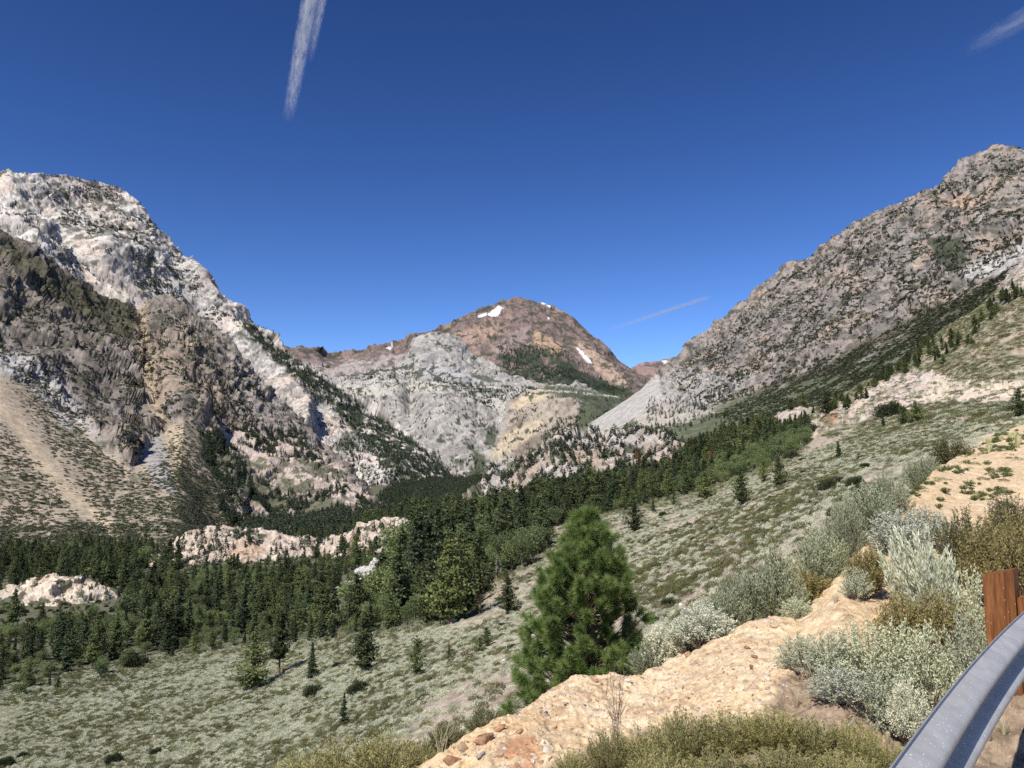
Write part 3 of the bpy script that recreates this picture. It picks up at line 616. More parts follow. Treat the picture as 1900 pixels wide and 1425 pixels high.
def c_j(P, px, py, D):
    n1 = fbm(P, 45, 4, .6, 125); n2 = fbm(P, 1.6, 3, .6, 126); n3 = fbm(P, 9, 3, .6, 127); n4 = fbm(P * [1, 1, 3], 3.5, 3, .6, 128)
    soil = np.zeros(P.shape) + (0.45, 0.37, 0.285)
    soil = paint(soil, smooth(n1, -.2, .3) * .6, (0.38, 0.29, 0.225))
    mead = smooth(poly_sd(px, py, [(-200, 1310), (300, 1215), (700, 1175), (880, 1170), (760, 1330), (600, 1500), (-200, 1600)]), -30, 40)
    soil = paint(soil, mead * .8, (0.145, 0.155, 0.078))
    soil = paint(soil, smooth(n3, .0, .3) * .5, (0.26, 0.225, 0.18))
    # low sage cover: silver green, olive patches
    sage = np.zeros(P.shape) + (0.36, 0.365, 0.25)
    sage = paint(sage, smooth(n3 + .5 * n1, -.05, .2), (0.15, 0.165, 0.09))
    pat = fbm(P * [1, .8, 2.0], 3.4, 3, .55, 241)
    cover = smooth(pat + .25 * n2, -.12, .05)
    dense = smooth(poly_sd(px, py, [(-200, 1300), (300, 1200), (700, 1170), (1000, 1000), (1500, 830), (1900, 800), (1650, 900), (1300, 1000), (900, 1240), (700, 1330), (500, 1500), (-200, 1500)]), -40, 60)
    col = soil * (1 - (cover * (.25 + .25 * dense + .4 * mead))[..., None]) + sage * (cover * (.25 + .25 * dense + .4 * mead))[..., None]
    rust = smooth(poly_sd(px + 20 * n1, py + 10 * n3, [(1150, 1050), (1330, 950), (1500, 880), (1570, 890), (1480, 960), (1280, 1110), (1150, 1130)]), -15, 15)
    col = paint(col, rust * smooth(n4, .05, .25) * .8, (0.12, 0.095, 0.06))
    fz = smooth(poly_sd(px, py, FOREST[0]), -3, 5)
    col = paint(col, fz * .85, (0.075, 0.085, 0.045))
    rk = rock_zone(px + 6 * n3, py + 5 * n3)
    rc = np.zeros(P.shape) + (0.54, 0.45, 0.38); rc = paint(rc, smooth(n1, 0, .3) * .6, (0.50, 0.38, 0.26)); rc = paint(rc, smooth(n3, .1, .3) * .5, (0.34, 0.27, 0.23)); rc = paint(rc, smooth(fbm(P, 7, 3, .6, 129), .2, .3) * .7, (0.13, 0.13, 0.09))
    col = col * (1 - rk[..., None]) + rc * rk[..., None]
    col = paint(col, .9 * smooth(poly_sd(px + 4 * n3, py + 4 * n3, [(1530, 770), (1548, 760), (1556, 775), (1540, 790), (1528, 785)]), -2, 2), (0.38, 0.19, 0.11))
    col = paint(col, .8 * smooth(poly_sd(px + 8 * n3, py + 5 * n3, [(1740, 695), (1830, 705), (1910, 705), (1910, 745), (1720, 748), (1700, 738)]), -3, 4), (0.58, 0.49, 0.37))
    col = paint(col, rk * smooth(fbm(P, 5, 3, .6, 131), .12, .3) * .8, (0.15, 0.15, 0.09))
    col = paint(col, .8 * smooth(poly_sd(px + 8 * n3, py + 5 * n3, [(1800, 650), (1840, 625), (1860, 630), (1830, 660)]), -3, 4), (0.55, 0.42, 0.25))
    col = paint(col, smooth(fbm(P, 2.2, 2, .5, 243), .12, .28) * (1 - rk) * .5, (0.13, 0.115, 0.075))
    up = smooth(-py + np.interp(px, [1450, 1600, 1750, 1900], [770, 730, 690, 690]), -10, 20)
    col = paint(col, up * (1 - rk) * .6, (0.40, 0.32, 0.22))
    col = paint(col, up * (1 - rk) * smooth(n3, -.15, .2) * .7, (0.15, 0.14, 0.08))
    # road bench
    rd = smooth(-np.abs(py - np.interp(px, [1700, 1780, 1900, 2060], [757, 751, 749, 720])), -3, -1) * (px > 1690)
    col = paint(col, rd, (0.20, 0.19, 0.18))
    sand = smooth(poly_sd(px, py, [(1780, 800), (1830, 784), (1920, 772), (2100, 760), (2100, 850), (1850, 850)]), -4, 6)
    return paint(col, sand, (0.52, 0.41, 0.28))
jx, JP, jld, jxs = field_surface(J, -150, 2060, 2.6, 8, 3000, 760, disp_j)
_jpx, _jpy = proj(JP)
jc = c_j(JP, _jpx, _jpy, JP[..., 1])
hill = link('hillside', np_mesh('hillside', JP.reshape(-1, 3), grid_faces(*jx.shape), jc.reshape(-1, 3)), rock_mat('sage_hillside', 0.9, .35, .5, .25), kind='structure', label='sagebrush covered hillside falling to the valley floor')
print('hillside', jx.shape, time.time() - T0)
def surf_height(JP_, ld, xs, px, D):
    """height and position on a field surface at picture column px and distance D"""
    fi = np.clip((np.log(D) - ld[0]) / (ld[1] - ld[0]), 0, len(ld) - 1.001); fj = np.clip((px - xs[0]) / (xs[1] - xs[0]), 0, len(xs) - 1.001)
    i = fi.astype(int); j = fj.astype(int); a = (fi - i)[:, None]; b = (fj - j)[:, None]
    return (JP_[i, j] * (1 - a) * (1 - b) + JP_[i + 1, j] * a * (1 - b) + JP_[i, j + 1] * (1 - a) * b + JP_[i + 1, j + 1] * a * b)

def disp_k(P, px, py, D):
    return .12 * fbm(P, 1.6, 3, .5, 131) + .045 * fbm(P, .35, 4, .6, 132, True) + .012 * fbm(P, .07, 3, .6, 133, True)
def c_k(P, px, py, D):
    n1 = fbm(P, 1.3, 4, .6, 135); n2 = fbm(P, .12, 3, .6, 136); n3 = fbm(P, .5, 3, .6, 137)
    col = np.zeros(P.shape) + (0.60, 0.455, 0.28)
    col = paint(col, smooth(n1, -.2, .4) * .5, (0.54, 0.39, 0.225))
    col = paint(col, smooth(n2, .05, .3) * .55, (0.66, 0.54, 0.37))
    col = paint(col, smooth(n2, -.15, -.4) * .5, (0.36, 0.22, 0.13))
    rust = smooth(poly_sd(px, py, [(760, 1440), (860, 1370), (950, 1330), (1010, 1340), (1000, 1400), (1000, 1440)]), -20, 20)
    col = paint(col, rust * smooth(n3, -.05, .2) * .8, (0.42, 0.20, 0.10))
    col = paint(col, rust * smooth(n3, -.1, -.3) * .8, (0.62, 0.42, 0.22))
    duff = smooth(poly_sd(px + 20 * n3, py + 20 * n3, [(1440, 1260), (1480, 1230), (1560, 1260), (1680, 1290), (1760, 1200), (1900, 1130), (2300, 1150), (2300, 1600), (1040, 1800), (1020, 1420), (1200, 1350), (1420, 1330)]), -10, 15)
    col = paint(col, duff * .8, (0.27, 0.20, 0.14))
    col = paint(col, duff * smooth(n2, .0, .3) * .8, (0.16, 0.115, 0.075))
    return col
kx_, _kpy, _kD = loft(K_ROWS, 380, 2200, 1.7, [30, 25, 60, 80, 90, 110, 90, 50], 6, 6)
KP = unproj(kx_, _kpy, _kD); KP[..., 2] += disp_k(KP, kx_, _kpy, _kD)
_kx, _ky = proj(KP)
kc = c_k(KP, _kx, _ky, KP[..., 1])
bank = link('roadside_bank', np_mesh('roadside_bank', KP.reshape(-1, 3), grid_faces(*kx_.shape), kc.reshape(-1, 3)), rock_mat('sandy_orange_soil', 14, .3, .6, .02), kind='structure', label='sandy orange roadside bank in the foreground')
print('bank', kx_.shape, time.time() - T0)
gp = np.array([[-14000, -3000, -400], [14000, -3000, -400], [14000, 16000, -400], [-14000, 16000, -400]], float)
link('ground', np_mesh('ground', gp, np.array([[0, 1, 2, 3]]), np.array([[.3, .26, .2]] * 4)), rock_mat('valley_ground', 0.01), kind='structure')
#@@VEG
# ------------------------------------------------------------------ surface queries
class Surf:
    """grid surface: find a point by picture column and distance, or by picture position"""
    def __init__(self, P):
        self.P = P; self.px, self.py = proj(P); self.D = P[..., 1]
    def at(self, px, D):
        c = np.argmin(np.abs(self.px[self.px.shape[0] // 2] - px))
        i = np.argmin(np.abs(self.D[:, c] - D)); c = np.argmin(np.abs(self.px[i] - px))
        i = np.argmin(np.abs(self.D[:, c] - D)); return self.P[i, c]
    def pick(self, px, py):
        """nearest-to-camera point that projects on (px, py)"""
        d = np.abs(self.px - px) * 1.0 + np.abs(self.py - py)
        m = d < d.min() + 3.0
        Dm = np.where(m, self.D, 1e9); k = np.argmin(Dm); return self.P[np.unravel_index(k, d.shape)]
SJ = Surf(JP); SK = Surf(KP)
def ground(px, D):
    a = SJ.at(px, D); 
    if D < 56 and px > 380:
        b = SK.at(px, D)
        if b[2] > a[2] and abs(b[1] - D) < 1.0: return b
    return a
def area_weights(P):
    a = P[1:, :-1] - P[:-1, :-1]; b = P[:-1, 1:] - P[:-1, :-1]
    return np.linalg.norm(np.cross(a, b), axis=-1)
def sample(P, mask, n, mind, rs, plan=False):
    """points on grid surface P, density following world area (or equal) times mask, at least mind apart"""
    if plan: w = np.abs((P[1:, :-1] - P[:-1, :-1])[..., 1] * (P[:-1, 1:] - P[:-1, :-1])[..., 0])
    else: w = area_weights(P)
    w = w * mask[:-1, :-1]; f = w.ravel(); s = f.sum()
    if s <= 0: return np.zeros((0, 3))
    k = rs.choice(f.size, n, p=f / s); i, j = np.unravel_index(k, w.shape)
    a = rs.rand(n, 1); b = rs.rand(n, 1)
    Q = P[i, j] * (1 - a) * (1 - b) + P[i + 1, j] * a * (1 - b) + P[i, j + 1] * (1 - a) * b + P[i + 1, j + 1] * a * b
    if mind > 0:
        keep = []; cells = {}
        for t in range(n):
            c = (int(Q[t, 0] // mind), int(Q[t, 1] // mind)); ok = True
            for ax in (-1, 0, 1):
                for ay in (-1, 0, 1):
                    for o in cells.get((c[0] + ax, c[1] + ay), ()):
                        if abs(Q[o, 0] - Q[t, 0]) + abs(Q[o, 1] - Q[t, 1]) < mind: ok = False; break
                    if not ok: break
                if not ok: break
            if ok: keep.append(t); cells.setdefault(c, []).append(t)
        Q = Q[keep]
    return Q

# ------------------------------------------------------------------ foliage materials
def leaf_mat(name, ca, cb, rough=0.65, trans=0.0, nscale=6.0, hue=0.35, spec=0.25):
    m, nt, b = new_mat(name)
    oi = nt.nodes.new('ShaderNodeObjectInfo'); oc = objcoord(nt)
    n = noise_node(nt, nscale, 3, 0.6, oc)
    f = ramp(nt, n, [(0.35, 0.0), (0.65, 1.0)])
    c = mixc(nt, f, ca, cb)
    r = ramp(nt, oi.outputs['Random'], [(0.0, (1 - hue, 1 - hue, 1 - hue * .9)), (0.5, (1, 1, 1)), (1.0, (1 + hue, 1 + hue * .8, 1 + hue * .5))])
    c = mixc(nt, 1.0, c, r, 'MULTIPLY')
    nt.links.new(c, b.inputs['Base Color']); b.inputs['Roughness'].default_value = rough; b.inputs['Specular IOR Level'].default_value = spec
    if trans > 0:
        out = [x for x in nt.nodes if x.type == 'OUTPUT_MATERIAL'][0]
        t = nt.nodes.new('ShaderNodeBsdfTranslucent'); ms = nt.nodes.new('ShaderNodeMixShader'); ms.inputs[0].default_value = trans
        nt.links.new(c, t.inputs['Color']); nt.links.new(b.outputs[0], ms.inputs[1]); nt.links.new(t.outputs[0], ms.inputs[2]); nt.links.new(ms.outputs[0], out.inputs['Surface'])
    return m
M_CON = leaf_mat('conifer_needles', (0.085, 0.108, 0.040), (0.145, 0.17, 0.062), trans=.15, nscale=5, hue=.55)
M_FIR = leaf_mat('fir_needles', (0.055, 0.080, 0.038), (0.100, 0.130, 0.055), trans=.15, nscale=5, hue=.55)
M_ASP = leaf_mat('broad_leaves', (0.125, 0.165, 0.062), (0.20, 0.245, 0.10), trans=.3, nscale=5)
M_BARK = leaf_mat('bark', (0.12, 0.075, 0.05), (0.22, 0.15, 0.11), nscale=20, hue=.2, spec=.1)
M_GREYW = leaf_mat('grey_dead_wood', (0.30, 0.27, 0.24), (0.46, 0.42, 0.38), nscale=20, hue=.15, spec=.1)
M_RUSTN = leaf_mat('dead_red_needles', (0.14, 0.07, 0.04), (0.22, 0.12, 0.065), nscale=8, hue=.2)
M_SAGE = leaf_mat('sage_leaves', (0.50, 0.51, 0.365), (0.70, 0.70, 0.53), trans=.15, nscale=4, hue=.22)
M_SAGEG = leaf_mat('green_sage_leaves', (0.28, 0.31, 0.18), (0.41, 0.43, 0.26), trans=.15, nscale=4, hue=.22)
M_PLUME = leaf_mat('silver_sage_leaves', (0.55, 0.58, 0.40), (0.72, 0.73, 0.54), trans=.2, nscale=4, hue=.1)
M_PALE = leaf_mat('pale_sage_leaves', (0.38, 0.41, 0.26), (0.62, 0.63, 0.43), trans=.15, nscale=9, hue=.2)
M_BITTER = leaf_mat('bitterbrush_leaves', (0.20, 0.165, 0.06), (0.34, 0.29, 0.11), trans=.2, nscale=5, hue=.2)
M_RABBIT = leaf_mat('rabbitbrush_leaves', (0.22, 0.215, 0.075), (0.42, 0.38, 0.15), trans=.25, nscale=7, hue=.2)
M_OLIVE = leaf_mat('low_olive_leaves', (0.10, 0.11, 0.042), (0.19, 0.18, 0.072), trans=.1, nscale=4, hue=.3)
M_FORB = leaf_mat('green_forb_leaves', (0.12, 0.17, 0.055), (0.22, 0.26, 0.09), trans=.25, nscale=5, hue=.2)
M_YEL = leaf_mat('yellow_petals', (0.50, 0.50, 0.22), (0.62, 0.60, 0.34), trans=.2, nscale=5, hue=.1)
M_STRAW = leaf_mat('dry_grass', (0.52, 0.44, 0.27), (0.68, 0.60, 0.42), trans=.2, nscale=8, hue=.15)
M_TWIG = leaf_mat('twig_bark', (0.17, 0.12, 0.085), (0.30, 0.22, 0.16), nscale=12, hue=.2, spec=.1)

# ------------------------------------------------------------------ foliage geometry
def rnd_dirs(rs, n):
    v = rs.normal(size=(n, 3)); return v / np.linalg.norm(v, axis=1, keepdims=True)
def unit(v): return v / (np.linalg.norm(v, axis=-1, keepdims=True) + 1e-9)
def tris_from(C, size, rs, up=0.5, aspect=1.0):
    """small random triangles at C, normals biased upward/outward"""
    n = len(C); N = unit(rnd_dirs(rs, n) + np.array([0, 0, up])); A = unit(np.cross(N, rnd_dirs(rs, n))); B = np.cross(N, A)
    s = np.broadcast_to(np.asarray(size, float).reshape(-1, 1) if np.ndim(size) else np.full((n, 1), size), (n, 1)) * (0.7 + 0.6 * rs.rand(n, 1))
    V = np.stack([C + A * s * aspect, C - A * s * .6 * aspect + B * s * .7, C - A * s * .6 * aspect - B * s * .7], 1).reshape(-1, 3)
    return V, np.arange(n * 3).reshape(-1, 3)
def leaves_along(C, dirs, ln, wd, rs):
    """diamond leaves starting at C pointing along dirs"""
    n = len(C); S = unit(np.cross(dirs, rnd_dirs(rs, n)))
    l = (ln * (0.7 + 0.6 * rs.rand(n)))[:, None]; w = (wd * (0.7 + 0.6 * rs.rand(n)))[:, None]
    V = np.stack([C, C + dirs * l * .55 + S * w, C + dirs * l, C + dirs * l * .55 - S * w], 1).reshape(-1, 3)
    return V, np.arange(n * 4).reshape(-1, 4)
def tube(pts, rad, sides=5):
    pts = np.asarray(pts, float); n = len(pts); T = unit(np.gradient(pts, axis=0))
    ref = np.array([0.31, 0.17, 0.93]) if abs(T[0] @ np.array([0.31, 0.17, .93])) < .9 else np.array([1., 0, 0])
    A = unit(np.cross(T, ref)); B = np.cross(T, A)
    a = np.linspace(0, 2 * np.pi, sides, endpoint=False)
    r = np.asarray(rad, float).reshape(-1, 1, 1) if np.ndim(rad) else rad
    V = pts[:, None] + (A[:, None] * np.cos(a)[None, :, None] + B[:, None] * np.sin(a)[None, :, None]) * r
    i = np.arange(n * sides).reshape(n, sides); j = np.roll(i, -1, 1)
    return V.reshape(-1, 3), np.stack([i[:-1], j[:-1], j[1:], i[1:]], -1).reshape(-1, 4)
class Geo:
    def __init__(self): self.V = []; self.F3 = []; self.F4 = []; self.n = 0
    def add(self, VF):
        V, Fc = VF
        if len(V) == 0: return
        (self.F3 if Fc.shape[1] == 3 else self.F4).append(Fc + self.n); self.V.append(V); self.n += len(V)
    def mesh(self, name):
        return np_mesh(name, np.concatenate(self.V), [np.concatenate(f) for f in (self.F3, self.F4) if f])

def conifer(seed, kind='pine', levels=26, nb=7, clumps=7, per=5, ts=0.02):
    """unit-height conifer: (trunk mesh, crown mesh)"""
    rs = np.random.RandomState(seed); g = Geo(); t = Geo()
    W = {'pine': .24, 'fir': .15, 'spire': .12, 'bushy': .30, 'tall': .20}[kind] * rs.uniform(.9, 1.1)
    z0 = {'pine': .10, 'fir': .04, 'spire': .03, 'bushy': .05, 'tall': .28}[kind]
    bend = rs.uniform(-.015, .015, 2)
    gaps = rs.uniform(0, 2 * np.pi, 3)
    for k in range(levels):
        f = (k + rs.rand() * .6) / levels; z = z0 + (1 - z0) * f
        R = W * ((1 - f) ** (.75 if kind in ('pine', 'bushy', 'tall') else .95)) * (.55 + .45 * min(1, f * 6)) + .008
        for b in range(max(3, int(nb * (1 - .35 * f)))):
            a = rs.uniform(0, 2 * np.pi); L = R * rs.uniform(.62, 1.15)
            if rs.rand() < .16: L *= .4
            L *= 1 + .22 * math.sin(a * 2 + seed + f * 7)
            up = {'pine': .25, 'bushy': .28, 'tall': .15, 'fir': -.18, 'spire': -.25}[kind] + rs.uniform(-.12, .12) + .35 * f
            m = clumps; u = np.linspace(.18, 1, m) + rs.uniform(-.04, .04, m)
            r = L * u; zz = z + L * up * u ** 1.3
            C = np.stack([r * np.cos(a), r * np.sin(a), zz], 1)
            wd = L * .22 * np.sin(np.clip(u, 0, 1) * 2.6)[:, None]
            Q = np.repeat(C, per, 0) + rs.normal(size=(m * per, 3)) * np.repeat(np.concatenate([wd, wd, wd * .35], 1) + .004, per, 0)
            g.add(tris_from(Q, ts * (1.1 - .4 * f), rs, .8, 1.25))
    Q = np.array([[0, 0, 1.0 - .02 * i] for i in range(8)]) + rs.normal(size=(8, 3)) * .006
    g.add(tris_from(Q, ts * .8, rs, .2, 1.5))
    zs = np.linspace(0, .97, 9); pts = np.stack([bend[0] * np.sin(zs * 3), bend[1] * np.sin(zs * 2.5), zs], 1)
    t.add(tube(pts, .017 * (1 - zs) ** .8 + .002, 7))
    for k in range(14):
        z = rs.uniform(z0 * .6, .8); a = rs.uniform(0, 6.28); L = W * (1 - z) * .8
        p = np.array([[0, 0, z], [L * .5 * np.cos(a), L * .5 * np.sin(a), z + .1 * L], [L * np.cos(a), L * np.sin(a), z + .25 * L]])
        t.add(tube(p, np.array([.005, .003, .001]), 4))
    return t.mesh('trunk'), g.mesh('crown')
def broadleaf(seed, n=2600, ts=0.02, tall=1.0):
    rs = np.random.RandomState(seed); g = Geo(); t = Geo()
    nb = 11; cen = []
    for k in range(nb):
        a = rs.uniform(0, 6.28); r = .17 * math.sqrt(rs.rand()) * tall; z = rs.uniform(.32, .84)
        cen.append((r * math.cos(a), r * math.sin(a), z, rs.uniform(.09, .17) * (1.15 - .4 * abs(z - .5))))
    for cx, cy, cz, cr in cen:
        m = n // nb; d = rnd_dirs(rs, m); rr = cr * (.55 + .5 * rs.rand(m, 1) ** .5)
        Q = np.array([cx, cy, cz]) + d * rr * [1, 1, 1.05]
        Q += .018 * rs.normal(size=Q.shape)
        g.add(tris_from(Q, ts, rs, .4))
        p = np.array([[0, 0, .12], [cx * .4, cy * .4, cz * .6], [cx, cy, cz]]); t.add(tube(p, np.array([.012, .008, .002]), 5))
    t.add(tube(np.array([[0, 0, 0], [0.004, 0, .2], [0, .01, .5], [.01, 0, .8]]), np.array([.016, .013, .009, .003]), 6))
    return t.mesh('trunk'), g.mesh('crown')
def snag(seed):
    rs = np.random.RandomState(seed); t = Geo()
    zs = np.linspace(0, 1, 8); t.add(tube(np.stack([.01 * np.sin(zs * 4), .012 * np.cos(zs * 3), zs], 1), .014 * (1 - zs) + .002, 6))
    for k in range(46):
        z = rs.uniform(.2, .95); a = rs.uniform(0, 6.28); L = .13 * (1.1 - z) + .02
        t.add(tube(np.array([[0, 0, z], [L * .6 * math.cos(a), L * .6 * math.sin(a), z + .02], [L * math.cos(a), L * math.sin(a), z - .01]]), np.array([.004, .003, .001]), 3))
    return t.mesh('trunk')
def far_tree(seed, kind=0):
    rs = np.random.RandomState(seed); g = Geo()
    for k in range(9):
        f = k / 9; R = (.17 if kind == 0 else .26) * (1 - f) ** .8 + .01
        n = 9; a = rs.uniform(0, 6.28, n); r = R * rs.uniform(.4, 1.0, n)
        g.add(tris_from(np.stack([r * np.cos(a), r * np.sin(a), .06 + .9 * f + rs.uniform(-.03, .03, n)], 1), .075 * (1.15 - .6 * f), rs, .6))
    g.add(tube(np.array([[0, 0, -.1], [0, 0, .9]]), np.array([.02, .004]), 4))
    return g.mesh('crown')
def far_bush(seed, n=46, flat=.55, ts=.16):
    rs = np.random.RandomState(seed); d = rnd_dirs(rs, n); d[:, 2] = np.abs(d[:, 2])
    Q = d * (.34 + .14 * rs.rand(n, 1)) * [1, 1, 2 * flat]
    g = Geo(); g.add(tris_from(Q, ts, rs, .5)); return g.mesh('bush')
def shrub(seed, nstem=110, leaves=46, spread=.5, upright=.55, ll=.05, lw=.009, hug=.5, t0=.25, droop=.0, stemr=.004, tw=True, rag=.2, lean=(0, 0)):
    """unit shrub (width 1, height 1): returns (stems mesh, leaves mesh)"""
    rs = np.random.RandomState(seed); g = Geo(); t = Geo()
    for k in range(nstem):
        a = rs.uniform(0, 6.28); rr = math.sqrt(rs.rand()); R = spread * rr
        H = (1 - rag * rs.rand()) * math.sqrt(max(.05, 1 - (rr * .93) ** 2)) if upright < .95 else (1 - rag * rs.rand()) * (1 - .25 * rr * rr)
        u = np.linspace(0, 1, 5)[:, None]
        b0 = np.array([math.cos(a) * R * .22, math.sin(a) * R * .22, 0])
        e = np.array([math.cos(a) * R + lean[0] * H, math.sin(a) * R + lean[1] * H, H])
        side = rs.normal(size=3) * .025
        p = b0 * (1 - u) + e * u + side * np.sin(u * 3.1)
        p[:, 2] = (b0[2] * (1 - u[:, 0]) + e[2] * u[:, 0]) - (1 - upright) * .25 * H * np.sin(u[:, 0] * 3.14) * -rr
        t.add(tube(p, np.linspace(stemr, stemr * .3, 5), 3))
        n = leaves; q = t0 + (1 - t0) * rs.rand(n) ** .8
        idx = q * 4; i = np.clip(idx.astype(int), 0, 3); f = (idx - i)[:, None]
        C = p[i] * (1 - f) + p[i + 1] * f; T = unit(p[i + 1] - p[i])
        if tw:
            off = rnd_dirs(rs, n) * (.045 * (1.15 - q)[:, None] + .006) * (1.6 - hug); C = C + off
        dirs = unit(T * hug + rnd_dirs(rs, n) * (1 - hug * .75))
        g.add(leaves_along(C, dirs, ll, lw, rs))
    return t.mesh('stems'), g.mesh('leaves')
def tussock(seed, n=120, ll=1.0, lw=.006, spread=.35):
    rs = np.random.RandomState(seed); g = Geo()
    for k in range(n):
        a = rs.uniform(0, 6.28); r = rs.rand() * spread; H = ll * rs.uniform(.5, 1)
        p0 = np.array([.1 * math.cos(a), .1 * math.sin(a), 0]); p2 = np.array([r * 1.4 * math.cos(a), r * 1.4 * math.sin(a), H]); p1 = (p0 + p2) / 2 + np.array([0, 0, .12 * H])
        s = np.array([-math.sin(a), math.cos(a), 0]) * lw
        V = np.array([p0 - s, p0 + s, p1 + s * .8, p1 - s * .8, p2]); 
        g.V.append(V); g.F4.append(np.array([[0, 1, 2, 3]]) + g.n); g.F3.append(np.array([[3, 2, 4]]) + g.n); g.n += 5
    return g.mesh('blades')
def stone(seed, sub=3, rough=.28):
    import bmesh
    bm = bmesh.new(); bmesh.ops.create_icosphere(bm, subdivisions=sub, radius=.5)
    V = np.array([v.co[:] for v in bm.verts]); rs = np.random.RandomState(seed)
    for _ in range(12):                                   # planar cuts give broken faces
        n = rnd_dirs(rs, 1)[0]; d = rs.uniform(.16, .36); k = V @ n - d; V = V - np.clip(k, 0, None)[:, None] * n
    V *= rs.uniform([.8, .7, .5], [1.2, 1.0, .8]); V = V * (1 + fbm(V, .12, 2, .5, seed)[:, None] * .05)
    Fc = np.array([[v.index for v in f.verts] for f in bm.faces]); bm.free()
    return np_mesh('stone', V, Fc)

# ------------------------------------------------------------------ prototypes
PINES = [conifer(s, k, lv) for s, k, lv in ((1, 'pine', 22), (2, 'pine', 16), (3, 'tall', 18), (4, 'bushy', 20))]
FIRS = [conifer(s, k, lv) for s, k, lv in ((11, 'fir', 28), (12, 'fir', 18), (13, 'spire', 22), (14, 'pine', 24))]
ASPS = [broadleaf(21), broadleaf(22), broadleaf(23, tall=1.4)]
for t_, c_ in PINES: t_.materials.append(M_BARK); c_.materials.append(M_CON)
for t_, c_ in FIRS: t_.materials.append(M_BARK); c_.materials.append(M_FIR)
for t_, c_ in ASPS: t_.materials.append(M_GREYW); c_.materials.append(M_ASP)
RED = conifer(31, 'pine'); RED[0].materials.append(M_BARK); RED[1].materials.append(M_RUSTN)
SNAG = snag(33); SNAG.materials.append(M_GREYW)
print('protos', time.time() - T0)

def scatter(name, pts, scl, protos, pid, rs, label, lean=None, category=None):
    """stuff: instances of proto meshes on points, one object"""
    n = len(pts)
    if n == 0: return None
    pc = bpy.data.collections.new(name + '_kinds')
    for k, ms in enumerate(protos):
        ob = bpy.data.objects.new('%s_%02d' % (name, k), ms); pc.objects.link(ob)
    me = bpy.data.meshes.new(name); me.vertices.add(n); me.vertices.foreach_set('co', np.asarray(pts, np.float32).ravel())
    rot = np.zeros((n, 3), np.float32); rot[:, 2] = rs.uniform(0, 6.28, n); rot[:, :2] = rs.normal(size=(n, 2)) * .05
    if lean is not None: rot = lean.astype(np.float32)
    scl = np.asarray(scl, np.float32)
    if scl.ndim == 1: scl = np.repeat(scl[:, None], 3, 1)
    for nm, tp, dat in (('rot', 'FLOAT_VECTOR', rot), ('scl', 'FLOAT_VECTOR', scl)):
        at = me.attributes.new(nm, tp, 'POINT'); at.data.foreach_set('vector', dat.ravel())
    at = me.attributes.new('pid', 'INT', 'POINT'); at.data.foreach_set('value', np.asarray(pid, np.int32))
    o = link(name, me, None, None, kind='stuff', label=label)
    ng = bpy.data.node_groups.new(name, 'GeometryNodeTree')
    ng.interface.new_socket('Geometry', in_out='INPUT', socket_type='NodeSocketGeometry'); ng.interface.new_socket('Geometry', in_out='OUTPUT', socket_type='NodeSocketGeometry')
    gi = ng.nodes.new('NodeGroupInput'); go = ng.nodes.new('NodeGroupOutput'); ip = ng.nodes.new('GeometryNodeInstanceOnPoints'); ci = ng.nodes.new('GeometryNodeCollectionInfo')
    ci.inputs['Collection'].default_value = pc; ci.inputs['Separate Children'].default_value = True; ci.inputs['Reset Children'].default_value = True
    def attr(nm, tp):
        a = ng.nodes.new('GeometryNodeInputNamedAttribute'); a.data_type = tp; a.inputs['Name'].default_value = nm; return a.outputs['Attribute']
    ng.links.new(gi.outputs[0], ip.inputs['Points']); ng.links.new(ci.outputs[0], ip.inputs['Instance']); ip.inputs['Pick Instance'].default_value = True
    ng.links.new(attr('pid', 'INT'), ip.inputs['Instance Index'])
    er = ng.nodes.new('FunctionNodeEulerToRotation'); ng.links.new(attr('rot', 'FLOAT_VECTOR'), er.inputs[0]); ng.links.new(er.outputs[0], ip.inputs['Rotation'])
    ng.links.new(attr('scl', 'FLOAT_VECTOR'), ip.inputs['Scale']); ng.links.new(ip.outputs[0], go.inputs[0])
    md = o.modifiers.new('scatter', 'NODES'); md.node_group = ng
    print(name, n, flush=True); return o
def joined(pair, name):
    """one mesh out of (trunk, crown) with two materials, for instancing"""
    g = []
    import bmesh
    bm = bmesh.new(); bm.from_mesh(pair[0]); n0 = len(bm.faces); bm.from_mesh(pair[1]); bm.faces.ensure_lookup_table()
    for f in bm.faces[n0:]: f.material_index = 1
    me = bpy.data.meshes.new(name); bm.to_mesh(me); bm.free()
    me.materials.append(pair[0].materials[0]); me.materials.append(pair[1].materials[0]); return me

def place_tree(kindname, pair, P, h, w, label, group=None, category='tree', rs=RS, sink=.02):
    e = empty(kindname, (P[0], P[1], P[2] - sink * h), rs.uniform(0, 6.28), 1, label=label, category=category)
    e.scale = (h * w, h * w, h)
    if group: e['group'] = group
    tr = link('trunk', pair[0], None, e); 
    if pair[1] is not None: link('crown', pair[1], None, e)
    return e

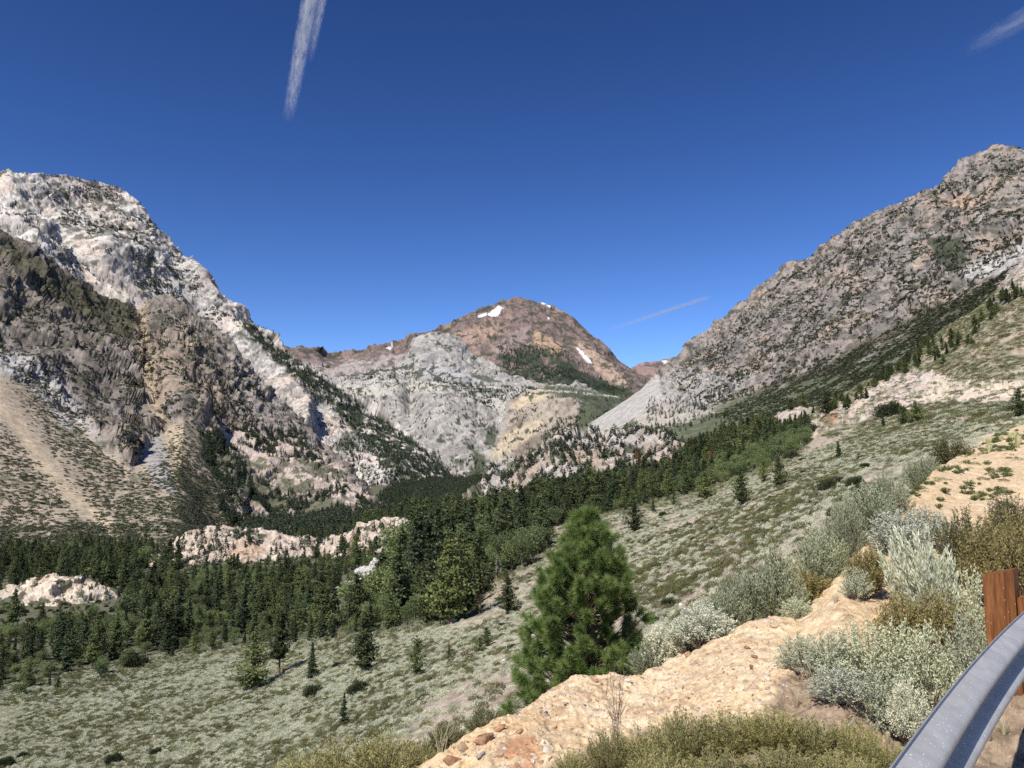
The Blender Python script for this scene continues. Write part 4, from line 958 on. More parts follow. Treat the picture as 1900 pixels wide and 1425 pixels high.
# ------------------------------------------------------------------ trees standing alone (picture base x, base y, height px, width factor)
LONE = [
    (470, 1276, 96, 1.25, 'P', 3, 'bushy dark pine, broadest of the trees standing on the meadow below the forest'),
    (519, 1250, 112, .95, 'P', 2, 'slender meadow pine with a bare lower trunk, just right of the bushy pine'),
    (578, 1258, 64, 1.1, 'F', 0, 'narrow dark fir on the meadow between the slender pine and the large pine'),
    (676, 1246, 106, 1.1, 'P', 0, 'large full pine on the meadow above a round dark shrub'),
    (773, 1250, 68, 1.15, 'P', 1, 'medium pine on the sage slope right of the large meadow pine'),
    (638, 1343, 56, 1.0, 'F', 1, 'small lone dark pine low on the sage meadow, nearest to the camera'),
    (833, 1220, 30, 1.1, 'F', 2, 'tiny conifer on the sage slope left of the twin junipers'),
    (889, 1207, 26, 2.0, 'P', 3, 'left one of two squat dark junipers beside the big foreground pine'),
    (905, 1196, 32, 1.7, 'P', 3, 'right one of two squat dark junipers beside the big foreground pine'),
    (942, 1137, 72, 1.1, 'P', 0, 'conifer at the forest corner just left of the foreground pine top'),
    (1177, 984, 52, 1.5, 'P', 3, 'broad dark pine alone on the slope just right of the foreground pine tip'),
    (1213, 948, 30, 1.0, 'F', 0, 'small slim conifer at the forest edge above the broad lone pine'),
    (1251, 934, 42, 1.0, 'F', 1, 'mid sized conifer at the forest edge, left neighbour of the wide pine'),
    (1309, 923, 50, 1.5, 'P', 3, 'wide dark pine at the upper forest edge left of the forked lone pine'),
    (1375, 933, 66, 1.25, 'P', 0, 'tall lone pine with visible trunk on the upper sage slope'),
    (1417, 893, 46, 1.1, 'P', 1, 'left tree of the close pair on the upper sage slope'),
    (1446, 898, 52, 1.35, 'P', 3, 'right and broader tree of the close pair on the upper sage slope'),
    (1557, 846, 30, 1.3, 'F', 0, 'small dark conifer alone on the upper slope below the pale roadcut'),
    (1466, 731, 24, 1.4, 'P', 1, 'left of two small trees high on the green apron of the right mountain'),
    (1490, 722, 26, 1.4, 'P', 3, 'right of two small trees high on the green apron of the right mountain'),
    (1893, 772, 52, 1.5, 'P', 3, 'dark pine at the right edge of the picture by the road bench'),
    (1702, 782, 40, 1.6, 'P', 3, 'larger dark pine of the clump below the pale road cut'),
    (1676, 786, 34, 1.4, 'P', 0, 'smaller dark pine at the left of the clump below the pale road cut'),
    (1639, 792, 24, 1.2, 'F', 0, 'small conifer between the pale road cut clump and the orange rock'),
    (1532, 768, 42, 1.5, 'P', 3, 'dark round topped pine directly above the small orange rock'),
    (1575, 755, 26, 1.5, 'P', 0, 'small dark pine beside the upper left corner of the pale road cut'),
    (1750, 675, 22, 1.4, 'P', 1, 'small dark tree above the middle of the pale road cut')]
n_ind = 0
LONE_BUSH = [(580, 1290, 30, 'round dark bush below the narrow fir on the meadow'), (666, 1281, 34, 'round dark bush right below the large meadow pine'), (627, 1236, 14, 'small dark bush left of the large meadow pine'), (212, 1412, 26, 'dark bush near the bottom left of the meadow'), (290, 1398, 20, 'small dark bush right of the bottom left one on the meadow'), (42, 1402, 16, 'tiny dark upright bush near the left edge of the meadow'), (14, 1422, 24, 'dark bush in the bottom left corner'), (250, 1235, 36, 'brownish bush at the forest edge on the left'), (1046, 1040, 22, 'dark bush right behind the foreground pine tip'), (1085, 1000, 16, 'low dark bush right of the foreground pine tip'), (1505, 800, 24, 'dark shrub under the orange rock'), (1655, 770, 44, 'dark green shrub mound left of the clump below the pale road cut'), (1470, 848, 26, 'dark shrub at the upper tip of the forest'), (1590, 900, 30, 'brown shrub patch on the pale soil above the grey shrubs'), (1540, 905, 34, 'left brown shrub patch on the pale soil above the grey shrubs'), (1230, 955, 14, 'small dark bush right of the broad lone pine')]
lone_xy = []
for px, py, hp, w, kd, v, lab in LONE:
    P = SJ.pick(px, py); h = hp / F * math.hypot(P[1], P[0] * .5) * 1.02
    place_tree({'P': 'pine_tree', 'F': 'fir_tree'}[kd], (PINES if kd == 'P' else FIRS)[v], P, h, w, lab); n_ind += 1
    lone_xy.append(P)

# ------------------------------------------------------------------ the forest
_JD = JP[..., 1]
fmask = smooth(poly_sd(_jpx, _jpy, FOREST[0]), 0, 4) * (_JD > 180) * (_JD < 950)
# keep the pale outcrops and the grassy gap free
for poly in ([(-60, 1080), (60, 1070), (220, 1090), (260, 1140), (150, 1150), (-60, 1175)], [(260, 1005), (480, 985), (640, 1010), (620, 1070), (420, 1065), (260, 1070)], [(600, 1070), (700, 1045), (740, 1090), (640, 1130)]):
    fmask = fmask * (1 - .93 * smooth(poly_sd(_jpx, _jpy, poly), -2, 3))
fmask = fmask * smooth(fbm(JP, 22, 2, .5, 140), -.55, -.05)
FP = sample(JP, fmask, 30000, 6.0, np.random.RandomState(50), plan=True)
fx, fy = proj(FP); fD = FP[:, 1]
rs = np.random.RandomState(51)
asp_zone = np.zeros(len(FP))
for poly, a in (([(1280, 870), (1500, 800), (1520, 830), (1440, 880), (1300, 930)], .85), ([(840, 1040), (1000, 1000), (1010, 1050), (900, 1100), (840, 1120)], .7), ([(-60, 1150), (500, 1120), (800, 1150), (800, 1190), (450, 1200), (150, 1280), (-60, 1300)], .38), ([(380, 1060), (640, 1060), (640, 1120), (300, 1160)], .5), ([(-100, 980), (150, 980), (150, 1030), (-100, 1030)], .6)):
    asp_zone = np.maximum(asp_zone, a * smooth(poly_sd(fx, fy, poly), -10, 10))
is_asp = rs.rand(len(FP)) < asp_zone + .05
kindr = rs.rand(len(FP))
edge = smooth(poly_sd(fx, fy, FOREST[0]), 0, 30)
fh = np.where(is_asp, rs.uniform(5, 10, len(FP)), (7.5 + 15 * rs.rand(len(FP)) ** 1.4) * (.66 + .34 * edge))
fh *= .80 + .55 * smooth(fx, 640, 780) * (1 - .4 * smooth(fx, 1050, 1300))
fh *= 1 + .4 * fbm(FP, 30, 2, .5, 141)
# trees do not stand in front of the pale outcrops: shorten or drop those that would hide them
WIN = [([(-60, 1085), (60, 1066), (200, 1078), (250, 1110), (220, 1135), (120, 1128), (60, 1150), (-60, 1160)], 440, .95),
       ([(255, 1045), (330, 1003), (400, 978), (480, 984), (640, 996), (720, 965), (800, 968), (790, 990), (720, 1025), (600, 1030), (520, 1045), (380, 1048), (250, 1060)], 600, .68),
       ([(600, 1115), (640, 1082), (712, 1042), (735, 1055), (700, 1085), (660, 1105), (615, 1145)], 425, .97),
       ([(1050, 830), (1100, 812), (1240, 815), (1270, 835), (1200, 855), (1130, 870), (1070, 870)], 880, .85), ([(840, 960), (900, 905), (960, 880), (990, 890), (900, 930)], 880, .7)]
keep = np.ones(len(FP), bool)
for pol, dw, pr in WIN:
    hit = np.zeros(len(FP), bool)
    for t_ in (.25, .5, .75, 1.0): hit |= poly_sd(fx, fy - fh / fD * F * t_, pol) > 0
    hit &= (fD < dw) & (rs.rand(len(FP)) < pr); keep &= ~hit
low = ~keep
# what stood in the way becomes low trees that stay under the outcrop's lower edge
for pol, dw, pr in WIN:
    for k in np.where(low)[0]:
        for _ in range(7):
            if any(poly_sd(np.array([fx[k]]), np.array([fy[k] - fh[k] / fD[k] * F * t_]), pol)[0] > 0 for t_ in (.5, 1.0)): fh[k] *= .76
is_asp = is_asp | (low & (rs.rand(len(FP)) < .45)); keep = fh > 2.2
FP, fx, fy, fD, is_asp, kindr, fh, edge = [q[keep] for q in (FP, fx, fy, fD, is_asp, kindr, fh, edge)]
pxh = fh / fD * F
inframe = (fx > 0) & (fx < 1900)
con = np.where(~is_asp & inframe)[0]; con = con[np.argsort(-pxh[con])][:300 - n_ind]
asp = np.where(is_asp & inframe)[0]; asp = asp[np.argsort(-pxh[asp])][:150]
def region(px, py):
    if px > 1240: return 'in the dense stand below the right mountain'
    if px > 980: return 'in the forest belt below the grey and pink knoll'
    if px > 700: return 'in the tall dark stand left of the foreground pine'
    if px > 420: return 'in the forest above the middle of the sage meadow'
    return 'in the forest at the left edge of the sage meadow'
ind = set()
for k in con:
    ind.add(k); rg = region(fx[k], fy[k]); fir = kindr[k] < .55; v = int(kindr[k] * 997) % 4
    place_tree('fir_tree' if fir else 'pine_tree', (FIRS if fir else PINES)[v], FP[k], fh[k], rs.uniform(.9, 1.25),
               ('dark narrow fir ' if fir else 'dark green pine ') + rg, ('firs ' if fir else 'pines ') + rg, rs=rs)
for k in asp:
    ind.add(k); rg = region(fx[k], fy[k])
    place_tree('broadleaf_tree', ASPS[int(kindr[k] * 997) % 3], FP[k], fh[k], rs.uniform(1.0, 1.5), 'lighter green rounded broadleaf tree ' + rg, 'broadleaf trees ' + rg, rs=rs)
rest = np.array([k for k in range(len(FP)) if k not in ind])
protos = [joined(p, 'forest') for p in FIRS + PINES + ASPS]
pid = np.where(is_asp[rest], 8 + (kindr[rest] * 997).astype(int) % 3, np.where(kindr[rest] < .55, (kindr[rest] * 997).astype(int) % 4, 4 + (kindr[rest] * 997).astype(int) % 4))
wf = rs.uniform(.9, 1.25, len(rest)) * np.where(is_asp[rest], 1.25, 1)
scatter('forest', FP[rest] - [0, 0, .3], np.stack([fh[rest] * wf, fh[rest] * wf, fh[rest]], 1), protos, pid, rs, 'dense dark green conifer forest filling the valley floor')
for px, py, hp, lab in ((1186, 862, 46, 'rust red dead conifer in front of the pink knoll'), (1322, 850, 34, 'rusty dying conifer deep in the stand below the right mountain')):
    P = SJ.pick(px, py + 25); place_tree('dead_pine', RED, P, (hp + 12) / F * P[1], .8, lab)
for px, py, hp, lab in ((528, 1215, 62, 'grey bare snag at the forest edge above the slender meadow pine'), (198, 1225, 40, 'pale bare snag among the trees at the left forest edge'), (922, 1072, 46, 'white barked bare tree left of the foreground pine'), (1255, 815, 52, 'thin grey snag rising from the forest right of the knoll')):
    P = SJ.pick(px, py); place_tree('dead_snag', (SNAG, None), P, hp / F * P[1], 1.2, lab)

# ------------------------------------------------------------------ trees and shrubs far off on the rock faces
FT = [far_tree(s, s % 2) for s in range(6)]
M_FART = leaf_mat('distant_conifer_needles', (0.035, 0.05, 0.027), (0.06, 0.078, 0.04), hue=.25)
for m_ in FT: m_.materials.append(M_FART)
FB = [far_bush(s) for s in range(4)]
M_FARB = leaf_mat('distant_shrub_leaves', (0.05, 0.062, 0.032), (0.085, 0.092, 0.048), hue=.35)
for m_ in FB: m_.materials.append(M_FARB)
def zone(px, py, polys):
    z = np.zeros(px.shape)
    for pol, w, e in polys: z = np.maximum(z, w * smooth(poly_sd(px, py, pol), -e, e))
    return z
def far_trees(name, t, polys, n, hmin, hmax, label, seed, nsc=60, thr=(-.2, .15), mind=0, protos=FT, wide=1.15):
    rs = np.random.RandomState(seed)
    m = zone(t.px, t.py, polys) * smooth(fbm(t.P, nsc, 3, .6, seed), *thr)
    vis = (t.N * unit(t.P)).sum(-1) < .02
    Q = sample(t.P, m * vis, n, mind, rs); 
    if len(Q) == 0: return
    h = rs.uniform(hmin, hmax, len(Q)); w = rs.uniform(.9, 1.3, len(Q)) * wide
    scatter(name, Q - np.array([0, 0, 1]) * h[:, None] * .08, np.stack([h * w, h * w, h], 1), protos, rs.randint(0, len(protos), len(Q)), rs, label)
far_trees('conifers_on_white_mountain', white, [([(455, 595), (500, 620), (545, 662), (610, 704), (700, 765), (790, 838), (900, 930), (780, 960), (700, 860), (640, 780), (560, 715), (490, 650)], 1, 5), ([(640, 810), (720, 810), (850, 920), (700, 960), (600, 900)], .8, 8), ([(560, 760), (700, 790), (700, 830), (600, 800)], .1, 5)], 7000, 8, 17,
          'dark conifers covering the right hand edge of the white mountain', 201, 50, (-.45, -.1))
far_trees('shrubs_on_white_mountain', white, [([(80, 330), (230, 360), (300, 440), (440, 600), (420, 650), (300, 570), (200, 480), (100, 400)], 1, 15)], 5200, 5, 10, 'scrubby trees speckling the white granite face', 202, 70, (-.1, .25), protos=FT + FB, wide=1.6)
far_trees('shrubs_on_pale_spur', spur, [([(-100, 330), (60, 400), (200, 540), (300, 620), (100, 560), (-100, 420)], 1, 10)], 1600, 4, 9, 'scrubby trees on the pale spur at left', 203, 60, (-.2, .2), protos=FT + FB, wide=1.6)
far_trees('conifers_on_dark_cliff', dark, [([(370, 800), (420, 800), (470, 900), (640, 910), (700, 940), (720, 990), (430, 1000), (400, 920)], 1, 8), ([(380, 790), (560, 800), (600, 860), (430, 830)], .9, 8), ([(200, 560), (400, 600), (560, 780), (420, 760), (280, 640)], .08, 10)], 5200, 8, 15,
          'dark conifers on the stepped rocks right of the talus fans', 204, 34, (-.12, .06))
far_trees('shrubs_on_dark_cliff', dark, [([(-100, 430), (262, 580), (330, 570), (470, 700), (560, 800), (400, 800), (330, 780), (250, 850), (0, 700), (-100, 690)], 1, 10)], 9000, 2.5, 6.5, 'dark shrubs clinging to the brown cliff', 205, 45, (-.15, .3), protos=FB + FT[:2], wide=1.5)
far_trees('shrubs_on_talus', dark, [([(60, 700), (200, 850), (262, 880), (300, 860), (330, 800), (350, 800), (400, 860), (480, 990), (330, 1020), (218, 990), (108, 845), (30, 705)], 1, 25), ([(-100, 740), (5, 790), (110, 905), (172, 1000), (-100, 990)], .8, 12), ([(300, 860), (400, 850), (480, 990), (330, 1010)], 2.2, 15), ([(-100, 975), (480, 965), (480, 1020), (-100, 1020)], 2.2, 8)], 14000, 1.5, 3.4,
          'dark green shrubs dotting the tan talus fans', 206, 22, (-.75, .35), protos=FB, wide=1.75, mind=2.2)
far_trees('conifers_on_shoulder', shoulder, [([(540, 720), (680, 700), (760, 690), (900, 715), (1000, 720), (980, 740), (860, 735), (700, 700)], .5, 5), ([(860, 700), (900, 720), (925, 760), (905, 770), (875, 730)], 1, 4), ([(1000, 790), (1100, 760), (1200, 780), (1150, 840), (960, 860)], .8, 6), ([(780, 860), (900, 840), (960, 900), (760, 960)], 1, 8), ([(600, 640), (1000, 720), (1000, 860), (700, 860)], .08, 8)], 3600, 10, 20,
          'small dark conifers on the grey granite shoulder', 207, 120, (-.2, .15), wide=1.3)
far_trees('conifers_on_peak', peak, [([(925, 640), (985, 640), (1050, 650), (1100, 700), (1200, 735), (1190, 800), (1000, 720), (930, 680)], 1, 8), ([(1040, 672), (1080, 690), (1210, 742), (1200, 780), (1110, 740), (1040, 712)], 1, 4)], 4200, 12, 22, 'dark forest on the lower flank of the red brown peak', 208, 160, (-.25, .05))
far_trees('shrubs_on_right_mountain', right, [([(1240, 700), (1470, 500), (1630, 400), (1850, 285), (2000, 300), (1900, 470), (1700, 600), (1480, 700), (1300, 760)], 1, 6)], 17000, 4, 9, 'dark scrub speckling the right rock mountain', 209, 60, (-.35, .4), protos=FB + FT[:3], wide=1.4)
far_trees('shrubs_on_right_apron', right, [([(1330, 770), (1480, 700), (1700, 600), (1900, 480), (1960, 480), (1900, 560), (1600, 740), (1440, 790)], 1, 6)], 12000, 1.5, 3.6, 'brown and green shrubs on the apron below the right mountain', 210, 30, (-.35, .05), protos=FB, wide=2.2)
far_trees('trees_on_right_apron', right, [([(1200, 745), (1330, 720), (1420, 720), (1480, 790), (1200, 800)], 1, 6), ([(1500, 690), (1700, 590), (1720, 620), (1500, 740)], .12, 6)], 420, 8, 15, 'scattered conifers at the foot of the right mountain', 211, 90, (-.1, .1))
# far valley floor
tj = Terrain(); tj.P = JP; tj.px, tj.py = _jpx, _jpy; tj.N = normals(JP)
far_trees('valley_forest', tj, [([(430, 1000), (480, 950), (700, 930), (760, 870), (900, 870), (960, 900), (960, 960), (800, 1000)], 1, 8)], 5200, 11, 20, 'unbroken dark forest up the valley towards the peak', 212, 200, (-.9, -.6), protos=FT)
far_trees('junipers_on_knoll', KN['mid'], [([(820, 960), (1000, 820), (1100, 780), (1230, 780), (1320, 880), (1200, 960), (900, 1000)], .55, 6), ([(880, 900), (1000, 800), (1060, 790), (1260, 800), (1060, 830), (960, 890)], 1, 5)], 1500, 6, 12, 'dark junipers speckling the knoll', 213, 20, (-.25, .1), mind=4, protos=FT, wide=1.7)
far_trees('trees_on_outcrops', KN['cent'], [([(200, 960), (840, 950), (840, 1080), (200, 1100)], .6, 6)], 900, 4, 11, 'small pines growing on the long pale outcrop', 214, 22, (-.15, .15), mind=4, protos=FT, wide=1.2)
far_trees('bushes_on_left_outcrop', KN['left'], [([(-100, 1060), (290, 1060), (290, 1160), (-100, 1180)], .6, 6)], 120, 2, 6, 'small trees on the cream outcrop', 215, 12, (-.1, .1), mind=3, protos=FT, wide=1.3)
# tree line and bushes along the upper right slope
slope_z = [([(1440, 800), (1500, 775), (1600, 725), (1690, 655), (1780, 605), (1870, 545), (1920, 510), (1920, 540), (1800, 640), (1700, 690), (1610, 735), (1590, 760), (1500, 810)], 1, 5)]
m_ = zone(_jpx, _jpy, slope_z) * (_JD > 250) * (_JD < 900) * smooth(fbm(JP, 26, 3, .6, 230), -.05, .15)
TS = sample(JP, m_, 400, 4.5, np.random.RandomState(231)); rs = np.random.RandomState(232)
h_ = rs.uniform(4.5, 10, len(TS))
scatter('trees_on_upper_slope', TS, np.stack([h_ * 1.4, h_ * 1.4, h_], 1), [joined(p, 'slope_tree') for p in (PINES[0], PINES[3], FIRS[0])], rs.randint(0, 3, len(TS)), rs, 'dark junipers and pines in a line up the right slope')
print('far veg', time.time() - T0)

# ------------------------------------------------------------------ sage cover on the hillside
def low_bush(seed, n=420, ts=.055, flat=.5):
    rs = np.random.RandomState(seed); g = Geo(); d = rnd_dirs(rs, n); d[:, 2] = np.abs(d[:, 2])
    bl = 1 + .22 * np.sin(d[:, :1] * 5 + seed) * np.cos(d[:, 1:2] * 4 + seed)
    Q = d * bl * (.30 + .17 * rs.rand(n, 1)) * [1, 1, 2 * flat]
    dirs = unit(d + np.array([0, 0, .9]) + .5 * rnd_dirs(rs, n)); g.add(leaves_along(Q, dirs, ts * 1.6, ts * .35, rs)); return g.mesh('bush')
LB = [low_bush(s) for s in (1, 2, 3)]; LBm = []
for mt in (M_SAGE, M_SAGEG, M_OLIVE, leaf_mat('dark_bush_leaves', (0.045, 0.058, 0.026), (0.085, 0.098, 0.045), hue=.2)):
    for b_ in LB:
        c_ = b_.copy(); c_.materials.append(mt); LBm.append(c_)
DB = []
for s_ in (4, 5, 6):
    b_ = low_bush(s_, 2200, .06, .55); b_.materials.append(LBm[9].materials[0]); DB.append(b_)
dens = smooth(poly_sd(_jpx, _jpy, [(-200, 1310), (300, 1215), (700, 1175), (900, 1150), (900, 1100), (1010, 1040), (1010, 980), (1300, 925), (1500, 840), (1600, 800), (1800, 780), (1920, 760), (1920, 900), (1650, 950), (1500, 1150), (1300, 1400), (900, 1700), (-200, 1700)]), -6, 10)
dens = dens * (1 - .8 * rock_zone(_jpx, _jpy)) * (_JD > 17) * (_JD < 520)
n9 = fbm(JP, 9, 3, .6, 127); n45 = fbm(JP, 45, 4, .6, 125)
meadow = smooth(poly_sd(_jpx, _jpy, [(-200, 1310), (300, 1215), (700, 1175), (880, 1170), (760, 1330), (600, 1500), (-200, 1600)]), -20, 30)
dens = dens * np.clip(.12 + .75 * meadow + .55 * smooth(n9, -.25, .25), 0, 1)
pat = fbm(JP * [1, .8, 2.0], 3.4, 3, .55, 241)
dens2 = dens * (1 / np.maximum(_JD, 40)) ** .55 * (.22 + smooth(pat, -.12, .08)) * (1 + 1.2 * (_JD > 170) * (_jpx > 1350))           # a little denser where it shows larger
rs = np.random.RandomState(240)
SP_ = sample(JP, dens2, 120000, .6, rs, plan=True)
sx, sy = proj(SP_); sD = SP_[:, 1]
loc = fbm(SP_, 9, 3, .6, 127) + .5 * fbm(SP_, 45, 4, .6, 125); rr = rs.rand(len(SP_))
rust = smooth(poly_sd(sx, sy, [(1150, 1050), (1330, 950), (1500, 880), (1570, 890), (1480, 960), (1280, 1110), (1150, 1130)]), -25, 25)
meadowz = smooth(poly_sd(sx, sy, [(-200, 1310), (300, 1215), (700, 1175), (880, 1170), (760, 1330), (600, 1500), (-200, 1600)]), -20, 30)
kd = np.where(rr + .6 * loc + .3 * rust + .10 * meadowz > .76, 2, np.where(rr + .3 * loc > .60, 1, 0))
sz = rs.uniform(.5, 1.25, len(SP_)) * np.where(kd == 2, 1.2, 1.0) * np.interp(SP_[:, 1], [60, 220], [1, 1.25])
pid = kd * 3 + rs.randint(0, 3, len(SP_))
show = (sx > 0) & (sx < 1900) & (sy < 1425) & (SP_[:, 1] > 15)
cand = np.where(show)[0]; cand = cand[np.argsort(-(sz / sD)[cand])][:220]
indset = np.zeros(len(SP_), bool); indset[cand] = True
KNAME = ['silver grey sagebrush', 'green grey sagebrush', 'low olive brown shrub']
for k in cand:
    o = link('sagebrush' if kd[k] < 2 else 'low_shrub', LBm[pid[k]], None, None, label=KNAME[kd[k]] + ' on the slope below the roadside bank', category='shrub', group=KNAME[kd[k]] + ' on the near slope')
    o.location = SP_[k] - [0, 0, .04]; o.rotation_euler = (0, 0, rs.uniform(0, 6.28)); o.scale = (sz[k], sz[k], sz[k] * rs.uniform(.7, 1.0))
r_ = ~indset
zs_ = sz * rs.uniform(.7, 1.0, len(sz))
scatter('sagebrush_cover', (SP_ - [0, 0, .04])[r_], np.stack([sz, sz, zs_], 1)[r_], LBm, pid[r_], rs, 'low silver and olive sagebrush covering the hillside and meadow')
# upper right slope shrubs
m_ = smooth(poly_sd(_jpx, _jpy, [(1450, 800), (1700, 640), (1900, 500), (1990, 480), (1990, 770), (1700, 800), (1600, 820)]), -4, 8) * (1 - .85 * rock_zone(_jpx, _jpy)) * (_JD > 120) * (_JD < 720)
XB = sample(JP, smooth(poly_sd(_jpx, _jpy, [(900, 1140), (1000, 1010), (1300, 930), (1500, 850), (1850, 790), (1850, 820), (1500, 1000), (1250, 1160), (950, 1300), (700, 1300), (760, 1190)]), -4, 8) * (_JD > 40) * (_JD < 420) * (.2 + smooth(n9, .05, .3)), 260, 4.0, rs); xs_ = rs.uniform(.7, 2.2, len(XB))
scatter('dark_shrubs_on_slope', XB, np.stack([xs_ * 1.2, xs_ * 1.2, xs_ * .7], 1), DB + LBm[6:9], rs.randint(0, 6, len(XB)), rs, 'darker low shrubs spotting the sage slope')
US = sample(JP, m_ * (.15 + smooth(fbm(JP, 14, 3, .55, 244), -.05, .2)), 17000, 1.4, rs)
print('US', len(US), US.mean(0) if len(US) else None); k2 = rs.rand(len(US)); s2 = rs.uniform(1.2, 3.4, len(US))
scatter('shrubs_on_upper_slope', US, np.stack([s2 * 1.2, s2 * 1.2, s2 * .8], 1), LBm, np.where(k2 < .12, 0, np.where(k2 < .4, 3, 6)) + rs.randint(0, 3, len(US)), rs, 'low shrubs on the slope above the road cut')
# understorey of low broadleaf trees and tall shrubs inside the forest
m_ = smooth(poly_sd(_jpx, _jpy, FOREST[0]), -2, 4) * (_JD > 190) * (_JD < 820)
UN = sample(JP, m_ * smooth(fbm(JP, 18, 2, .5, 142), -.35, .2), 5200, 2.6, rs, plan=True); s4 = rs.uniform(1.2, 3.4, len(UN)); w4 = s4 * rs.uniform(.9, 1.5, len(UN))
scatter('forest_understorey', UN - [0, 0, .3], np.stack([w4, w4, s4], 1), [joined(p, 'under') for p in ASPS] + LBm[3:9], np.where(rs.rand(len(UN)) < .35, rs.randint(0, 3, len(UN)), 3 + rs.randint(0, 6, len(UN))), rs, 'low leafy understorey between the forest trees')
m_ = np.maximum(smooth(poly_sd(_jpx, _jpy, [(-80, 1125), (250, 1120), (260, 1165), (120, 1185), (-80, 1190)]), -4, 5), np.maximum(smooth(poly_sd(_jpx, _jpy, [(300, 1035), (620, 1030), (640, 1062), (300, 1075)]), -4, 5), smooth(poly_sd(_jpx, _jpy, [(590, 1095), (740, 1060), (745, 1130), (600, 1150)]), -4, 5))) * (_JD > 250) * (_JD < 700)
OE = sample(JP, m_, 1300, 2.4, rs, plan=True); s5 = rs.uniform(1.2, 3.6, len(OE)); w5 = s5 * rs.uniform(.9, 1.4, len(OE))
scatter('shrubs_below_outcrops', OE - [0, 0, .2], np.stack([w5, w5, s5], 1), [joined(p, 'low') for p in ASPS[:2] + FIRS[:1]] + LBm[3:9] + DB, rs.choice(12, len(OE), p=[.16, .16, .12] + [.04] * 6 + [.32 / 3] * 3), rs, 'low trees and shrubs at the foot of the pale outcrops')
# small understorey at the forest edge
m_ = smooth(12 - np.abs(poly_sd(_jpx, _jpy, FOREST[0])), 0, 8) * (_JD > 190) * (_JD < 700) * (_jpy > 830)
UE = sample(JP, m_, 1400, 2.0, rs); s3 = rs.uniform(1.2, 3.2, len(UE))
for px, py, wp, lab in LONE_BUSH:
    P = SJ.pick(px, py); w_ = wp / F * P[1] * 1.15; o = link('dark_bush', DB[px % 3], None, None, label=lab, category='shrub'); o.location = P - np.array([0, 0, .1]); o.scale = (w_ * 1.1, w_ * 1.1, w_ * .95)
scatter('forest_edge_shrubs', UE, s3, LBm, 3 + rs.randint(0, 6, len(UE)), rs, 'low mixed shrubs along the forest edge')
# boulders on the slope
STO = [stone(s) for s in range(6)]
def stone_mat(name, ca, cb):
    m, nt, b = new_mat(name); oc = objcoord(nt); oi = nt.nodes.new('ShaderNodeObjectInfo')
    f = ramp(nt, noise_node(nt, 4, 5, .65, oc), [(0.35, 0.0), (0.65, 1.0)]); c = mixc(nt, f, ca, cb)
    r = ramp(nt, oi.outputs['Random'], [(0.0, (.6, .58, .56)), (0.5, (1, 1, 1)), (1.0, (1.25, 1.1, .95))]); c = mixc(nt, 1.0, c, r, 'MULTIPLY')
    nt.links.new(c, b.inputs['Base Color']); bp = nt.nodes.new('ShaderNodeBump'); bp.inputs['Strength'].default_value = .4; bp.inputs['Distance'].default_value = .05
    nt.links.new(noise_node(nt, 14, 4, .6, oc), bp.inputs['Height']); nt.links.new(bp.outputs[0], b.inputs['Normal']); return m
M_STONE = stone_mat('pale_boulder', (0.50, 0.46, 0.42), (0.66, 0.62, 0.57)); M_TSTONE = stone_mat('tan_stone', (0.46, 0.32, 0.20), (0.62, 0.48, 0.33)); M_RSTONE = stone_mat('rust_stone', (0.27, 0.14, 0.09), (0.48, 0.30, 0.17)); M_GSTONE = stone_mat('grey_stone', (0.20, 0.18, 0.18), (0.38, 0.35, 0.33))
def stones(mt):
    out = []
    for s_ in STO:
        c_ = s_.copy(); c_.materials.append(mt); out.append(c_)
    return out
PSt, TSt, RSt, GSt = stones(M_STONE), stones(M_TSTONE), stones(M_RSTONE), stones(M_GSTONE)
BS = sample(JP, dens * (_JD > 30), 900, 2.0, rs, plan=True); sb = rs.uniform(.15, .8, len(BS)) ** 1.5 * 1.3
scatter('scattered_boulders', BS, sb, PSt, rs.randint(0, 6, len(BS)), rs, 'pale boulders scattered between the sagebrush')
for px, py, w, lab in ((1350, 968, 12, 'white boulder on the slope left of the large grey shrubs'), (1288, 1041, 13, 'white boulder low on the brown speckled slope'), (1303, 998, 9, 'cream boulder above the lowest white boulder'), (938, 1221, 14, 'white rock patch just left of the foreground pine'), (1692, 910, 16, 'cream boulder between the two large grey shrubs on the bank edge'), (1563, 856, 9, 'pale boulder on the upper sage slope under the small lone conifer')):
    P = SJ.pick(px, py); s_ = w / F * P[1]
    o = link('boulder', PSt[w % 6], None, None, label=lab, category='boulder'); o.location = P; o.scale = (s_ * 1.2, s_, s_ * .8)

